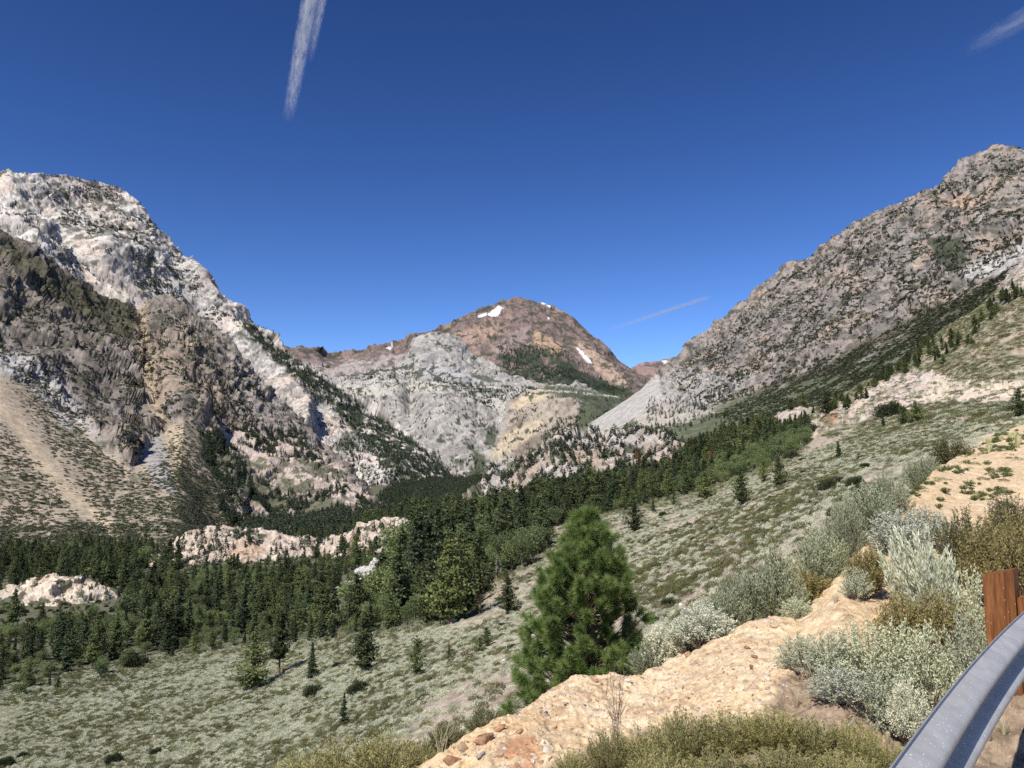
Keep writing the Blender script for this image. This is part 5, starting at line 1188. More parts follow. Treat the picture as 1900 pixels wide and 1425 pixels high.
# ------------------------------------------------------------------ foreground pine
def big_pine():
    rs = np.random.RandomState(77); D = 20.0; base = ground(1096, D); top = unproj(1096, 957, D)
    H = top[2] - base[2]; e = empty('young_pine_tree', base, 0, 1, label='large bright green bushy young pine with long needles behind the roadside bank', category='tree')
    t = Geo(); g = Geo(); dead = Geo()
    zs = np.linspace(-.2, H, 12); tx = .10 * np.sin(zs * .5); t.add(tube(np.stack([tx, .05 * np.cos(zs * .8), zs], 1), np.interp(zs, [0, H], [.17, .02]), 9))
    # envelope half width by depth below the top (m)
    ez = [0, .25, .6, .95, 1.4, 2.0, 2.7, 3.4, 4.2, 5.2, 7.0]; er = [.13, .32, .54, .80, 1.05, 1.24, 1.44, 1.66, 1.86, 1.96, 1.95]
    tips = []
    d = .12
    while d < 6.2:
        R = np.interp(d, ez, er); nb = int(5 + 5.5 * R)
        for k in range(nb):
            a = (k + rs.uniform(-.35, .35)) / nb * 6.28 + d * 2.1; L = R * rs.uniform(.62, 1.08)
            tips.append((a, L, d + rs.uniform(-.12, .12), 1.0))
            if rs.rand() < .85: tips.append((a + rs.uniform(-.6, .6), L * rs.uniform(.45, .72), d + rs.uniform(-.15, .1), .8))
        d += .25
    for lx in (-.10, .14): tips.append((0 if lx > 0 else 3.14, abs(lx), .04, .9))
    for a, L, dd, s in tips:
        zt = H - dd + .05
        if 2.0 < dd < 3.1 and math.cos(a + .9) > .75 and L > .7: continue             # the gap that shows the trunk
        ex = np.array([L * math.cos(a), L * math.sin(a), zt]); root = np.array([0, 0, zt - .35 * L - .15])
        mid = (root + ex) / 2 + np.array([0, 0, -.10 * L]); u = np.linspace(0, 1, 6)[:, None]
        p = root * (1 - u) ** 2 + 2 * mid * u * (1 - u) + ex * u ** 2
        t.add(tube(p, np.linspace(.028, .010, 6) * (.6 + .3 * L), 5))
        ax = unit(unit(ex - mid) * 1.0 + np.array([0, 0, .45]) + rs.normal(size=3) * .15)
        nsub = 3 if L > .5 else 2
        for q in range(nsub):
            off = rs.normal(size=3) * .10 * s * (q > 0); axq = unit(ax + rs.normal(size=3) * .3 * (q > 0))
            bl = .24 * s; n = int(260 * s); v = rs.rand(n)
            c0 = ex + off - ax * .12
            if q > 0: t.add(tube(np.array([p[4], c0]), np.array([.008, .006]), 4))
            C = c0 + axq * (v * bl)[:, None]
            side = unit(np.cross(np.repeat(axq[None], n, 0), rnd_dirs(rs, n)))
            ang = rs.uniform(.35, 1.45, n)[:, None] * (1.2 - .45 * v[:, None])
            dirs = unit(axq * np.cos(ang) + side * np.sin(ang)); dirs[:, 2] -= .06; dirs = unit(dirs)
            ln = .20 * s * rs.uniform(.8, 1.15, n)[:, None]; S = unit(np.cross(dirs, rnd_dirs(rs, n))) * .0055
            V = np.stack([C - S, C + S, C + dirs * ln], 1).reshape(-1, 3); g.add((V, np.arange(n * 3).reshape(-1, 3)))
    for k in range(7):
        z = H - rs.uniform(1.6, 3.3); a = -.9 + rs.uniform(-.8, .8); L = rs.uniform(.5, .95)
        p = np.array([[0, 0, z], [L * .5 * math.cos(a), L * .5 * math.sin(a), z + .05], [L * math.cos(a), L * math.sin(a), z + .30]]); dead.add(tube(p, np.array([.03, .022, .008]), 6))
    link('trunk', t.mesh('trunk'), M_BARK, e)
    link('crown', g.mesh('crown'), leaf_mat('long_pine_needles', (0.105, 0.17, 0.042), (0.29, 0.37, 0.115), trans=.35, nscale=3.0, hue=0, spec=.4, rough=.5), e)
    link('bare_branch', dead.mesh('branches'), M_GREYW, e, label='pale bare branches showing through a gap in the crown')
big_pine()
print('pine', time.time() - T0)

# ------------------------------------------------------------------ foreground shrubs
def with_mats(pair, ms, ml): pair[0].materials.append(ms); pair[1].materials.append(ml); return pair
SH = {
    'plume': [with_mats(shrub(s, 130, 90, .40, 1.0, .05, .0065, .82, .22, stemr=.004, rag=.45, lean=(-.28, 0)), M_TWIG, M_PLUME) for s in (301, 302)],
    'sage': [with_mats(shrub(s, 150, 60, .48, .6, .042, .0085, .55, .3, rag=.35), M_TWIG, M_SAGE) for s in (311, 312, 313)],
    'pale': [with_mats(shrub(s, 105, 58, .48, .6, .040, .008, .5, .35, rag=.5), M_TWIG, M_PALE) for s in (321, 322, 323)],
    'grey': [with_mats(shrub(s, 200, 56, .48, .7, .04, .006, .7, .25, rag=.3), M_TWIG, M_SAGEG) for s in (331, 332)],
    'bitter': [with_mats(shrub(s, 170, 70, .48, .5, .028, .0085, .3, .25, rag=.3), M_TWIG, M_BITTER) for s in (341, 342, 343)],
    'rabbit': [with_mats(shrub(s, 210, 56, .48, .6, .042, .006, .75, .15, rag=.5), M_STRAW, M_RABBIT) for s in (351, 352, 353)],
    'olive': [with_mats(shrub(s, 170, 60, .48, .6, .035, .007, .5, .25, rag=.35), M_TWIG, M_OLIVE) for s in (361, 362)],
    'forb': [with_mats(shrub(s, 40, 30, .48, .5, .09, .02, .4, .2, rag=.3), M_FORB, M_FORB) for s in (371, 372)]}
KN_ = {'plume': 'sagebrush', 'sage': 'sagebrush', 'pale': 'sagebrush', 'grey': 'sagebrush', 'bitter': 'bitterbrush', 'rabbit': 'rabbitbrush', 'olive': 'olive_shrub', 'forb': 'green_forb'}
# (picture x, distance m, picture y of the top, picture width, kind, label)
SHRUBS = [
    (1215, 9.6, 1172, 95, 'grey', 'grey green sagebrush at the lower left end of the row behind the sandy bank'),
    (1262, 10.0, 1140, 110, 'grey', 'second sagebrush from the lower left end of the row behind the sandy bank'),
    (1310, 10.4, 1112, 120, 'sage', 'silvery sagebrush behind the sandy crest left of the olive bitterbrush row'),
    (1355, 10.8, 1085, 110, 'grey', 'feathery grey green sagebrush just left of the first brown olive bitterbrush'),
    (1232, 13.5, 1150, 80, 'sage', 'pale round sagebrush beside the lower right of the foreground pine'),
    (1300, 16.0, 1105, 90, 'sage', 'rounded silver sagebrush low on the slope behind the bank row'),
    (1375, 14.5, 1052, 120, 'grey', 'grey green sagebrush upslope of the bank row'),
    (1440, 13.5, 1020, 120, 'grey', 'wide feathery grey sagebrush above the brown olive bitterbrush row'),
    (1400, 9.6, 1092, 95, 'bitter', 'brown olive bitterbrush at the left end of its row on the bank'),
    (1450, 9.6, 1072, 110, 'bitter', 'brown olive bitterbrush, second in its row on the bank'),
    (1500, 9.7, 1045, 120, 'bitter', 'tall olive bitterbrush in the middle of the row on the bank'),
    (1553, 9.6, 1030, 105, 'bitter', 'yellowish bitterbrush at the right end of the row by the sandy edge'),
    (1480, 8.3, 1100, 70, 'pale', 'small whitish sagebrush in front of the bitterbrush row'),
    (1527, 13.0, 968, 120, 'grey', 'lowest of the three large grey green shrubs on the bank edge'),
    (1610, 17.0, 884, 120, 'grey', 'largest grey green shrub on the bank edge, middle of three'),
    (1575, 16.0, 915, 90, 'grey', 'grey green shrub tucked against the largest one on the bank edge'),
    (1650, 19.0, 868, 90, 'grey', 'grey green shrub at the upper side of the largest one on the bank edge'),
    (1718, 23.0, 840, 84, 'grey', 'upper of the large grey green shrubs, below the dark olive bush'),
    (1768, 29.0, 800, 86, 'olive', 'dark olive bush on the bank edge below the road platform'),
    (1440, 20.0, 985, 50, 'olive', 'dark small bush between the sage slope and the grey shrubs'),
    (1615, 8.6, 1000, 90, 'bitter', 'brown bitterbrush with pale tips left of the tall silver sagebrush'),
    (1590, 8.4, 1040, 60, 'pale', 'small pale sagebrush at the left foot of the brown bitterbrush'),
    (1668, 10.5, 935, 120, 'sage', 'pale grey sagebrush behind the tall silver plumes'),
    (1720, 11.5, 930, 90, 'sage', 'grey sagebrush behind the right side of the tall silver plumes'),
    (1748, 7.2, 962, 150, 'plume', 'tall silver sagebrush with long upright plumes, leaning left'),
    (1812, 7.0, 1035, 80, 'pale', 'pale sagebrush just left of the brown wooden post top'),
    (1795, 9.5, 925, 100, 'olive', 'olive bush with dark twigs right behind the silver plumes'),
    (1850, 8.6, 935, 130, 'bitter', 'broad green olive bush directly behind the wooden post'),
    (1905, 8.0, 925, 120, 'bitter', 'olive bush cut by the right picture edge behind the post'),
    (1880, 11.5, 900, 90, 'olive', 'brown olive bush on the sandy ground at the right edge'),
    (1680, 6.6, 1082, 110, 'bitter', 'olive brown bitterbrush below the silver plumes, left half'),
    (1750, 6.4, 1075, 130, 'bitter', 'yellow olive bitterbrush below the silver plumes, right half'),
    (1800, 6.0, 1110, 90, 'pale', 'pale sagebrush in front of the wooden post'),
    (1490, 6.2, 1165, 100, 'pale', 'silver sagebrush at the left end of the large foreground clump'),
    (1545, 6.0, 1150, 110, 'pale', 'silver sagebrush, second from the left in the foreground clump'),
    (1605, 5.9, 1135, 120, 'pale', 'silver sagebrush in the middle of the foreground clump'),
    (1665, 5.8, 1130, 120, 'pale', 'silver sagebrush right of the middle of the foreground clump'),
    (1725, 5.6, 1135, 120, 'pale', 'silver sagebrush at the right of the foreground clump near the rail'),
    (1560, 5.4, 1220, 110, 'sage', 'lower sagebrush in the front of the foreground clump, above the dead branches'),
    (1640, 5.3, 1215, 110, 'pale', 'lower silver sagebrush in the front of the foreground clump beside the driftwood'),
    (1690, 5.1, 1240, 80, 'sage', 'small sagebrush nearest to the steel rail'),
    (1130, 4.8, 1335, 90, 'rabbit', 'thin rabbitbrush at the left end of the bottom thicket'),
    (1200, 4.9, 1330, 120, 'rabbit', 'rabbitbrush in the bottom thicket beside the thin left one'),
    (1275, 4.8, 1300, 140, 'rabbit', 'bushy rabbitbrush left of the middle in the bottom thicket'),
    (1360, 4.8, 1305, 140, 'rabbit', 'yellow green rabbitbrush in the middle of the bottom thicket'),
    (1440, 4.7, 1300, 130, 'rabbit', 'rabbitbrush right of the middle in the bottom thicket'),
    (1510, 4.6, 1315, 130, 'rabbit', 'rabbitbrush below the bare soil patch in the bottom thicket'),
    (1580, 4.6, 1325, 120, 'rabbit', 'rabbitbrush near the right end of the bottom thicket'),
    (1640, 4.4, 1350, 100, 'rabbit', 'small rabbitbrush squeezed against the rail at the right end of the thicket'),
    (1060, 4.7, 1380, 80, 'rabbit', 'low thin rabbitbrush on the sand left of the thicket'),
    (1230, 4.3, 1370, 150, 'rabbit', 'rabbitbrush cut by the bottom picture edge, leftmost'),
    (1340, 4.3, 1375, 160, 'rabbit', 'rabbitbrush cut by the bottom picture edge, second from left'),
    (1460, 4.2, 1375, 160, 'rabbit', 'rabbitbrush cut by the bottom picture edge, third from left'),
    (1570, 4.1, 1380, 140, 'rabbit', 'rabbitbrush cut by the bottom picture edge, beside the rail'),
    (560, 5.5, 1372, 170, 'rabbit', 'yellow olive bush at the lower left end of the bank'),
    (635, 5.4, 1350, 170, 'rabbit', 'yellow olive bush at the bottom, second along the bank'),
    (712, 5.3, 1345, 150, 'rabbit', 'yellow olive bush just left of the pale dry stalks'),
    (780, 5.6, 1362, 80, 'rabbit', 'small olive bush behind the rust coloured rocks'),
    (835, 5.75, 1330, 100, 'olive', 'dark olive bush behind the bank left of the pine foot'),
    (905, 6.1, 1302, 80, 'olive', 'dark olive bush touching the left foot of the pine')]
rs = np.random.RandomState(400)
for px, D, ty, wp, kd_, lab in SHRUBS:
    if px > 1190:
        cD = float(np.interp(px, [c[0] for c in CREST], [c[2] for c in CREST]))
        if D > cD: D = cD * (1.03 + .10 * rs.rand())
    P = ground(px, D); D = P[1]; top = unproj(px, ty, D); h = max(.15, top[2] - P[2]); w = wp / F * D * 1.12
    st, lf = SH[kd_][rs.randint(len(SH[kd_]))]
    e = empty(KN_[kd_], P - np.array([0, 0, .02]), rs.uniform(0, 6.28) if kd_ != 'plume' else rs.uniform(-.2, .2), 1, label=lab, category='shrub')
    e.scale = (w, w, h); link('stems', st, None, e); link('leaves', lf, None, e)
# ground cover forbs on the bank (uncountable)
_kpx, _kpy2 = proj(KP)
fm = np.maximum(smooth(poly_sd(_kpx, _kpy2, [(1600, 990), (1700, 905), (1800, 850), (1830, 840), (1790, 880), (1700, 930), (1620, 985)]), -4, 5), smooth(poly_sd(_kpx, _kpy2, [(1780, 900), (1850, 870), (1890, 880), (1850, 930), (1790, 930)]), -4, 5))
fm = np.maximum(fm, .7 * smooth(poly_sd(_kpx, _kpy2, [(1720, 862), (1860, 808), (1920, 800), (1920, 822), (1760, 862)]), -3, 3))
FM = sample(KP, fm * smooth(fbm(KP, .9, 3, .6, 401), -.05, .4) + .05 * (_kpx > 1560) * (_kpy2 < 960) * (_kpy2 > 790), 1100, .16, rs); sf = rs.uniform(.07, .24, len(FM)) ** 1.0 * np.clip(FM[:, 1] / 14, .7, 1.6)
FBM = [joined(p, 'forb') for p in SH['forb']]
scatter('green_ground_cover', FM, np.stack([sf, sf, sf * .5], 1), FBM + [LBm[6], LBm[3]], rs.choice([0, 1, 2, 3], len(FM), p=[.3, .3, .25, .15]), rs, 'green leafy ground cover along the sandy bank edge')
fy_ = smooth(poly_sd(_kpx, _kpy2, [(1860, 812), (1930, 795), (1930, 830), (1880, 832)]), -3, 3); fy_ = np.maximum(fy_, .25 * smooth(poly_sd(_kpx, _kpy2, [(1810, 830), (1850, 812), (1870, 830), (1820, 845)]), -3, 3))
FY = sample(KP, fy_, 24, .15, rs); tus = tussock(5, 60, 1, .02, .4); tus.materials.append(M_YEL)
scatter('yellow_wildflowers', FY, rs.uniform(.25, .45, len(FY)), [tus], np.zeros(len(FY)), rs, 'pale yellow wildflowers by the road platform')
# dry grass tufts
TU = [tussock(s) for s in (1, 2, 3)]
for t_ in TU: t_.materials.append(M_STRAW)
gm = np.maximum(.7 * smooth(poly_sd(_kpx, _kpy2, [(1440, 1250), (1700, 1260), (1680, 1330), (1450, 1330)]), -10, 10), smooth(poly_sd(_kpx, _kpy2, [(1050, 1380), (1200, 1350), (1700, 1330), (1650, 1440), (1050, 1440)]), -10, 10))
gm = np.maximum(gm, smooth(poly_sd(_kpx, _kpy2, [(1540, 1120), (1600, 1080), (1640, 1090), (1570, 1140)]), -5, 5)); gm = np.maximum(gm, .4 * smooth(poly_sd(_kpx, _kpy2, [(1800, 1350), (1920, 1250), (1950, 1500), (1780, 1500)]), -5, 5))
GM = sample(KP, gm, 420, .05, rs); sg = rs.uniform(.06, .17, len(GM))
scatter('dry_grass', GM, sg, TU, rs.randint(0, 3, len(GM)), rs, 'thin dry straw coloured grass on the bank')
# dry plants on the sand
def stalks(seed, n, spread, straight):
    rs = np.random.RandomState(seed); g = Geo()
    for k in range(n):
        a = rs.uniform(0, 6.28); r = rs.uniform(.3, 1) * spread; e = np.array([r * math.cos(a), r * math.sin(a), rs.uniform(.6, 1)])
        u = np.linspace(0, 1, 6)[:, None]; p = e * u + np.array([0, 0, .12]) * np.sin(u * 3.14) + rs.normal(size=3) * .04 * np.sin(u * 6.28); g.add(tube(p, np.linspace(.009, .003, 6), 4))
        if not straight:
            for q in range(3):
                i = rs.randint(2, 5); f = p[i] + rs.normal(size=3) * .12 + np.array([0, 0, .1]); g.add(tube(np.array([p[i], f]), np.array([.006, .002]), 3))
    return g.mesh('stems')
for px, D, ty, wp, sd, mt, n, lab in ((818, 5.6, 1322, 60, 1, M_STRAW, 15, 'clump of pale bare stalks beside the rust coloured rocks'), (1145, 5.1, 1235, 70, 2, M_TWIG, 11, 'thin dark twiggy dry plant standing on the sandy bank'), (1498, 5.5, 1200, 30, 3, M_STRAW, 6, 'leaning pale stalks in front of the silver clump'), (1470, 4.7, 1335, 22, 4, M_STRAW, 5, 'single pale seed stalks in the bottom thicket'), (1578, 4.6, 1360, 20, 5, M_STRAW, 5, 'short pale stalks in the bottom thicket by the rail')):
    P = ground(px, D); h = unproj(px, ty, P[1])[2] - P[2]; w = wp / F * P[1]
    o = link('dry_plant', stalks(sd, n, .5, mt is M_STRAW), mt, None, label=lab, category='dry plant'); o.location = P; o.scale = (w, w, h)
# driftwood and fallen twigs
def branch(px0, py0, px1, py1, r, name, lab, seed, mt=M_GREYW, forks=3):
    rs = np.random.RandomState(seed); A = SK.pick(px0, py0); B = SK.pick(px1, py1); g = Geo()
    u = np.linspace(0, 1, 8)[:, None]; L = np.linalg.norm(B - A)
    p = A * (1 - u) + B * u + np.array([0, 0, .12 * L]) * np.sin(u * 3.14) + rs.normal(size=(8, 3)) * .02 * L; p[:, 2] += r
    g.add(tube(p, np.linspace(r, r * .4, 8), 7))
    for k in range(forks):
        i = rs.randint(2, 7); d = unit(rs.normal(size=3) + np.array([0, 0, .4])) * L * rs.uniform(.25, .5)
        q = np.array([p[i], p[i] + d * .5 + rs.normal(size=3) * .03 * L, p[i] + d]); g.add(tube(q, np.array([r * .55, r * .35, r * .12]), 5))
    o = link(name, g.mesh(name), mt, None, label=lab, category='dead branch'); return o
branch(1652, 1272, 1698, 1300, .016, 'dead_branch', 'forked grey dead branch lying left of the rail', 1, forks=5)
branch(1640, 1330, 1700, 1298, .014, 'dead_branch', 'lower twisted dead branch touching the forked grey one', 2, forks=4)
branch(1566, 1362, 1600, 1344, .008, 'dead_branch', 'short pale stick in the bottom thicket', 3, forks=1)
branch(1500, 1255, 1530, 1300, .010, 'dead_branch', 'thin dead branch under the left side of the silver clump', 4, M_TWIG, forks=6)
TWG = [stalks(s, 7, .9, False) for s in (8, 9)]
for t_ in TWG: t_.materials.append(M_TWIG)
tm = smooth(poly_sd(_kpx, _kpy2, [(1440, 1255), (1500, 1240), (1720, 1270), (1690, 1340), (1450, 1335)]), -10, 10)
TM = sample(KP, tm, 240, .03, rs); st_ = rs.uniform(.05, .16, len(TM)); ln_ = np.stack([rs.uniform(.7, 1.5, len(TM)), rs.uniform(-.5, .5, len(TM)), rs.uniform(0, 6.28, len(TM))], 1)
scatter('fallen_twigs', TM + [0, 0, .01], st_, TWG, rs.randint(0, 2, len(TM)), rs, 'dead twigs littering the bare soil under the shrubs', lean=ln_)

# ------------------------------------------------------------------ stones and gravel on the bank
bm_ = smooth(poly_sd(_kpx, _kpy2, [(700, 1500), (870, 1365), (1075, 1245), (1440, 1140), (1480, 1230), (1440, 1330), (1200, 1360), (1050, 1440), (1000, 1500)]), -4, 6)
gv = sample(KP, np.clip(bm_ + .12 * (_kD < 12) * (_kpx > 1400), 0, 1), 42000, 0, rs); sg = .006 + .045 * rs.rand(len(gv)) ** 7
pidg = rs.choice([0, 1, 2, 3], len(gv), p=[.70, .05, .11, .14]) * 6 + rs.randint(0, 6, len(gv))
scatter('gravel', gv, sg, TSt + RSt + GSt + PSt, pidg, rs, 'orange tan gravel lying over the sandy bank')
gv2 = sample(KP, (_kpx > 1550) * (_kpy2 < 1000) * (_kpy2 > 780) * 1.0, 2500, 0, rs)
scatter('gravel_far', gv2, .02 + .06 * rs.rand(len(gv2)) ** 4, TSt + GSt, rs.randint(0, 12, len(gv2)), rs, 'loose stones on the sandy upper bank')
ROCKS = [(897, 1372, 44, 'R', 'largest rust and purple rock low on the sandy bank'), (925, 1352, 26, 'R', 'rust rock touching the upper side of the largest rust rock'), (962, 1358, 16, 'R', 'small rust rock right of the largest rust rock'), (858, 1385, 30, 'T', 'orange tan block at the lower end of the crest'),
    (893, 1400, 22, 'G', 'dark grey angular rock below the largest rust rock'), (918, 1402, 24, 'T', 'orange block right of the dark grey angular rock'), (840, 1412, 40, 'R', 'broad reddish slab at the bottom edge of the picture'), (1012, 1392, 16, 'P', 'small cream stone with a dark shadow on the open sand'),
    (1051, 1303, 12, 'G', 'dark upright stone alone on the open sand below the pine'), (1106, 1264, 12, 'R', 'dark red stone on the crest below the pine, left one'), (1116, 1268, 9, 'R', 'dark red stone on the crest below the pine, right one'), (1163, 1262, 12, 'P', 'grey white stone on the crest right of the dark red stones'),
    (1278, 1212, 18, 'R', 'brown red rock at the top of the crest beside the sagebrush'), (1262, 1207, 12, 'T', 'orange rock just left of the brown red rock on the crest'), (1388, 1200, 12, 'R', 'small red stone, upper one of the group on the bulging sand'), (1398, 1218, 13, 'R', 'red stone in the middle of the group on the bulging sand'), (1392, 1238, 14, 'R', 'larger red stone, lowest of the group on the bulging sand'),
    (1422, 1257, 14, 'P', 'white stone beside the group of red stones'), (1316, 1235, 14, 'T', 'flat tan stone left of the red stones'), (1010, 1320, 9, 'G', 'small grey stone left below the dark upright stone'), (1085, 1307, 8, 'G', 'grey pebble right of the dark upright stone'), (930, 1385, 14, 'T', 'yellowish block among the rust rocks'), (1020, 1405, 10, 'R', 'rust pebble under the small cream stone'),
    (1435, 1162, 13, 'T', 'tan lump on the top of the bulging sand'), (1086, 1430, 22, 'R', 'rust rock at the bottom edge in front of the thicket'), (1120, 1395, 18, 'R', 'red brown rock at the left foot of the thicket')]
for k, (px, py, w, c, lab) in enumerate(ROCKS):
    P = SK.pick(px, py); s_ = w * 1.15 / F * P[1]
    o = link('rock', {'R': RSt, 'T': TSt, 'G': GSt, 'P': PSt}[c][k % 6], None, None, label=lab, category='rock'); o.location = P + np.array([0, 0, s_ * .1]); o.scale = (s_ * 1.25, s_ * .95, s_ * .95); o.rotation_euler = (rs.uniform(-.3, .3), rs.uniform(-.3, .3), rs.uniform(0, 6.28))

# ------------------------------------------------------------------ guardrail
def rail_point(px, py, z):
    d = unproj(px, py, 1.0); return d * (z / d[2])
def guardrail():
    zt = -.80
    pts = [(1560, 1545), (1600, 1490), (1645, 1425), (1700, 1352), (1728, 1316), (1779, 1253), (1830, 1197), (1900, 1131), (1975, 1072), (2060, 1015)]
    top = np.array([rail_point(a, b, zt) for a, b in pts])
    # smooth resample of the top edge in plan
    s = np.r_[0, np.cumsum(np.linalg.norm(np.diff(top, axis=0), axis=1))]
    u = np.linspace(s[0], s[-1], 120)
    path = np.stack([blur(np.interp(u, s, top[:, 0])[:, None], 7, 0)[:, 0], blur(np.interp(u, s, top[:, 1])[:, None], 7, 0)[:, 0], np.full(120, zt)], 1)
    T = unit(np.gradient(path, axis=0)); Nn = np.stack([T[:, 1], -T[:, 0], np.zeros(120)], 1)      # towards the road (right)
    # W profile: (out, down)
    prof = [(.012, -.004), (.000, .004), (.004, .014), (.022, .022), (.050, .034), (.072, .048), (.083, .064), (.084, .082), (.074, .098), (.050, .112), (.022, .124), (.006, .138), (.000, .155), (.006, .172), (.022, .186), (.050, .198), (.074, .212), (.084, .228), (.083, .246), (.072, .262), (.050, .276), (.022, .288), (.004, .296), (.000, .306), (.012, .314)]
    pr = np.array(prof); 
    w = np.linspace(0, len(pr) - 1, 97); pr = np.stack([np.interp(w, np.arange(len(pr)), pr[:, 0]), np.interp(w, np.arange(len(pr)), pr[:, 1])], 1); pr = blur(pr, 2, 0)
    def sheet(off): return path[:, None] + Nn[:, None] * (pr[None, :, :1] + off) + np.array([0, 0, -1.0]) * pr[None, :, 1:]
    a = sheet(0.0); b = sheet(-.0035); n, m = a.shape[:2]
    V = np.concatenate([a.reshape(-1, 3), b.reshape(-1, 3)]); f1 = grid_faces(n, m); f2 = grid_faces(n, m)[:, ::-1] + n * m
    i = np.arange(n); e1 = np.stack([i[:-1] * m, i[1:] * m, i[1:] * m + n * m, i[:-1] * m + n * m], 1); e2 = np.stack([i[:-1] * m + m - 1, i[:-1] * m + m - 1 + n * m, i[1:] * m + m - 1 + n * m, i[1:] * m + m - 1], 1)
    e = empty('guardrail', path[40] * [1, 1, 0] + [0, 0, -1.65], 0, 1, label='curving grey galvanised steel guardrail in the lower right corner', category='guardrail')
    base = np.array(e.location)
    m_, nt, bs = new_mat('galvanised_steel'); oc = objcoord(nt)
    n1 = noise_node(nt, 9, 5, .65, oc)
    mp = nt.nodes.new('ShaderNodeMapping'); mp.inputs['Scale'].default_value = (1, 1, 5); nt.links.new(oc, mp.inputs[0])
    vo = nt.nodes.new('ShaderNodeTexVoronoi'); vo.inputs['Scale'].default_value = 55; vo.inputs['Randomness'].default_value = 1; nt.links.new(oc, vo.inputs['Vector'])
    spots = ramp(nt, vo.outputs['Distance'], [(0.10, 1.0), (0.20, 0.0)]); n2 = noise_node(nt, 14, 3, .6, oc); sel = ramp(nt, n2, [(0.44, 0.0), (0.54, 1.0)])
    mm = nt.nodes.new('ShaderNodeMath'); mm.operation = 'MULTIPLY'; nt.links.new(spots, mm.inputs[0]); nt.links.new(sel, mm.inputs[1])
    c = mixc(nt, ramp(nt, n1, [(0.3, 0.0), (0.7, 1.0)]), (0.30, 0.292, 0.278), (0.43, 0.418, 0.395)); c = mixc(nt, mm.outputs[0], c, (0.72, 0.73, 0.74))
    n3 = noise_node(nt, 3, 6, .7, oc, 'RIDGED_MULTIFRACTAL') if False else noise_node(nt, 30, 5, .7, mp.outputs[0])
    c = mixc(nt, ramp(nt, n3, [(0.66, 0.0), (0.72, 1.0)]), c, (0.20, 0.205, 0.215))
    nt.links.new(c, bs.inputs['Base Color']); bs.inputs['Metallic'].default_value = .12; bs.inputs['Roughness'].default_value = .5; bs.inputs['Specular IOR Level'].default_value = .4
    link('rail', np_mesh('rail', V - base, [f1, f2, e1, e2], smooth_shade=True), m_, e)
    # wooden posts with block, behind the rail
    mw, nt, bw = new_mat('stained_wood'); oc = objcoord(nt); mp = nt.nodes.new('ShaderNodeMapping'); mp.inputs['Scale'].default_value = (14, 14, .9); nt.links.new(oc, mp.inputs[0])
    g1 = noise_node(nt, 3, 5, .7, mp.outputs[0]); c = ramp(nt, g1, [(0.25, (0.045, 0.016, 0.007)), (0.5, (0.19, 0.072, 0.025)), (0.75, (0.36, 0.16, 0.06))])
    vv = nt.nodes.new('ShaderNodeTexVoronoi'); vv.inputs['Scale'].default_value = 26; mp2 = nt.nodes.new('ShaderNodeMapping'); mp2.inputs['Scale'].default_value = (1.6, 1.6, .55); nt.links.new(oc, mp2.inputs[0]); nt.links.new(mp2.outputs[0], vv.inputs['Vector'])
    c = mixc(nt, ramp(nt, vv.outputs['Distance'], [(0.05, 1.0), (0.13, 0.0)]), c, (0.50, 0.30, 0.10)); nt.links.new(c, bw.inputs['Base Color']); bw.inputs['Roughness'].default_value = .7
    bp = nt.nodes.new('ShaderNodeBump'); bp.inputs['Strength'].default_value = .5; bp.inputs['Distance'].default_value = .004; nt.links.new(g1, bp.inputs['Height']); nt.links.new(bp.outputs[0], bw.inputs['Normal'])
    def box(x0, x1, y0, y1, z0, z1, cham=0.0):
        import bmesh
        bm = bmesh.new(); vs_ = [bm.verts.new(v) for v in ((x0, y0, z0), (x1, y0, z0), (x1, y1, z0), (x0, y1, z0), (x0, y0, z1 - cham), (x1, y0, z1), (x1, y1, z1), (x0, y1, z1 - cham))]
        for f in ((0, 3, 2, 1), (4, 5, 6, 7), (0, 1, 5, 4), (1, 2, 6, 5), (2, 3, 7, 6), (3, 0, 4, 7)): bm.faces.new([vs_[q] for q in f])
        bmesh.ops.bevel(bm, geom=bm.edges[:], offset=.006, segments=2, affect='EDGES'); me = bpy.data.meshes.new('timber'); bm.to_mesh(me); bm.free(); return me
    # first post placed so that its near-left face spans the photographed one
    Q = path - Nn * .28 ; qx, qy = proj(Q + [0, 0, .1]); k0 = int(np.argmin(np.abs(qx - 1857))); pc = Q[k0]; PA = math.atan2(Nn[k0, 1], Nn[k0, 0])
    print('post', pc, PA, path[k0]); pz = float(unproj(1870, 1053, pc[1])[2])
    for k, (x, y) in enumerate(((pc[0], pc[1]),)):
        po = link('post', box(-.10, .10, -.115, .115, -2.15 - pz, 0, .055), mw, e); po.location = Vector((x, y, pz)) - e.location; po.rotation_euler = (0, 0, PA)
        bk = link('block', box(.105, .175, -.075, .075, -.40, -.20), mw, e); bk.location = po.location; bk.rotation_euler = (0, 0, PA)
        bt = link('bolt', np_mesh('bolt', *tube(np.array([[-.10, 0, -.15], [-.135, 0, -.15], [-.136, 0, -.15]]), np.array([.010, .010, .001]), 8)), m_, e); bt.location = po.location; bt.rotation_euler = (0, 0, PA)
guardrail()

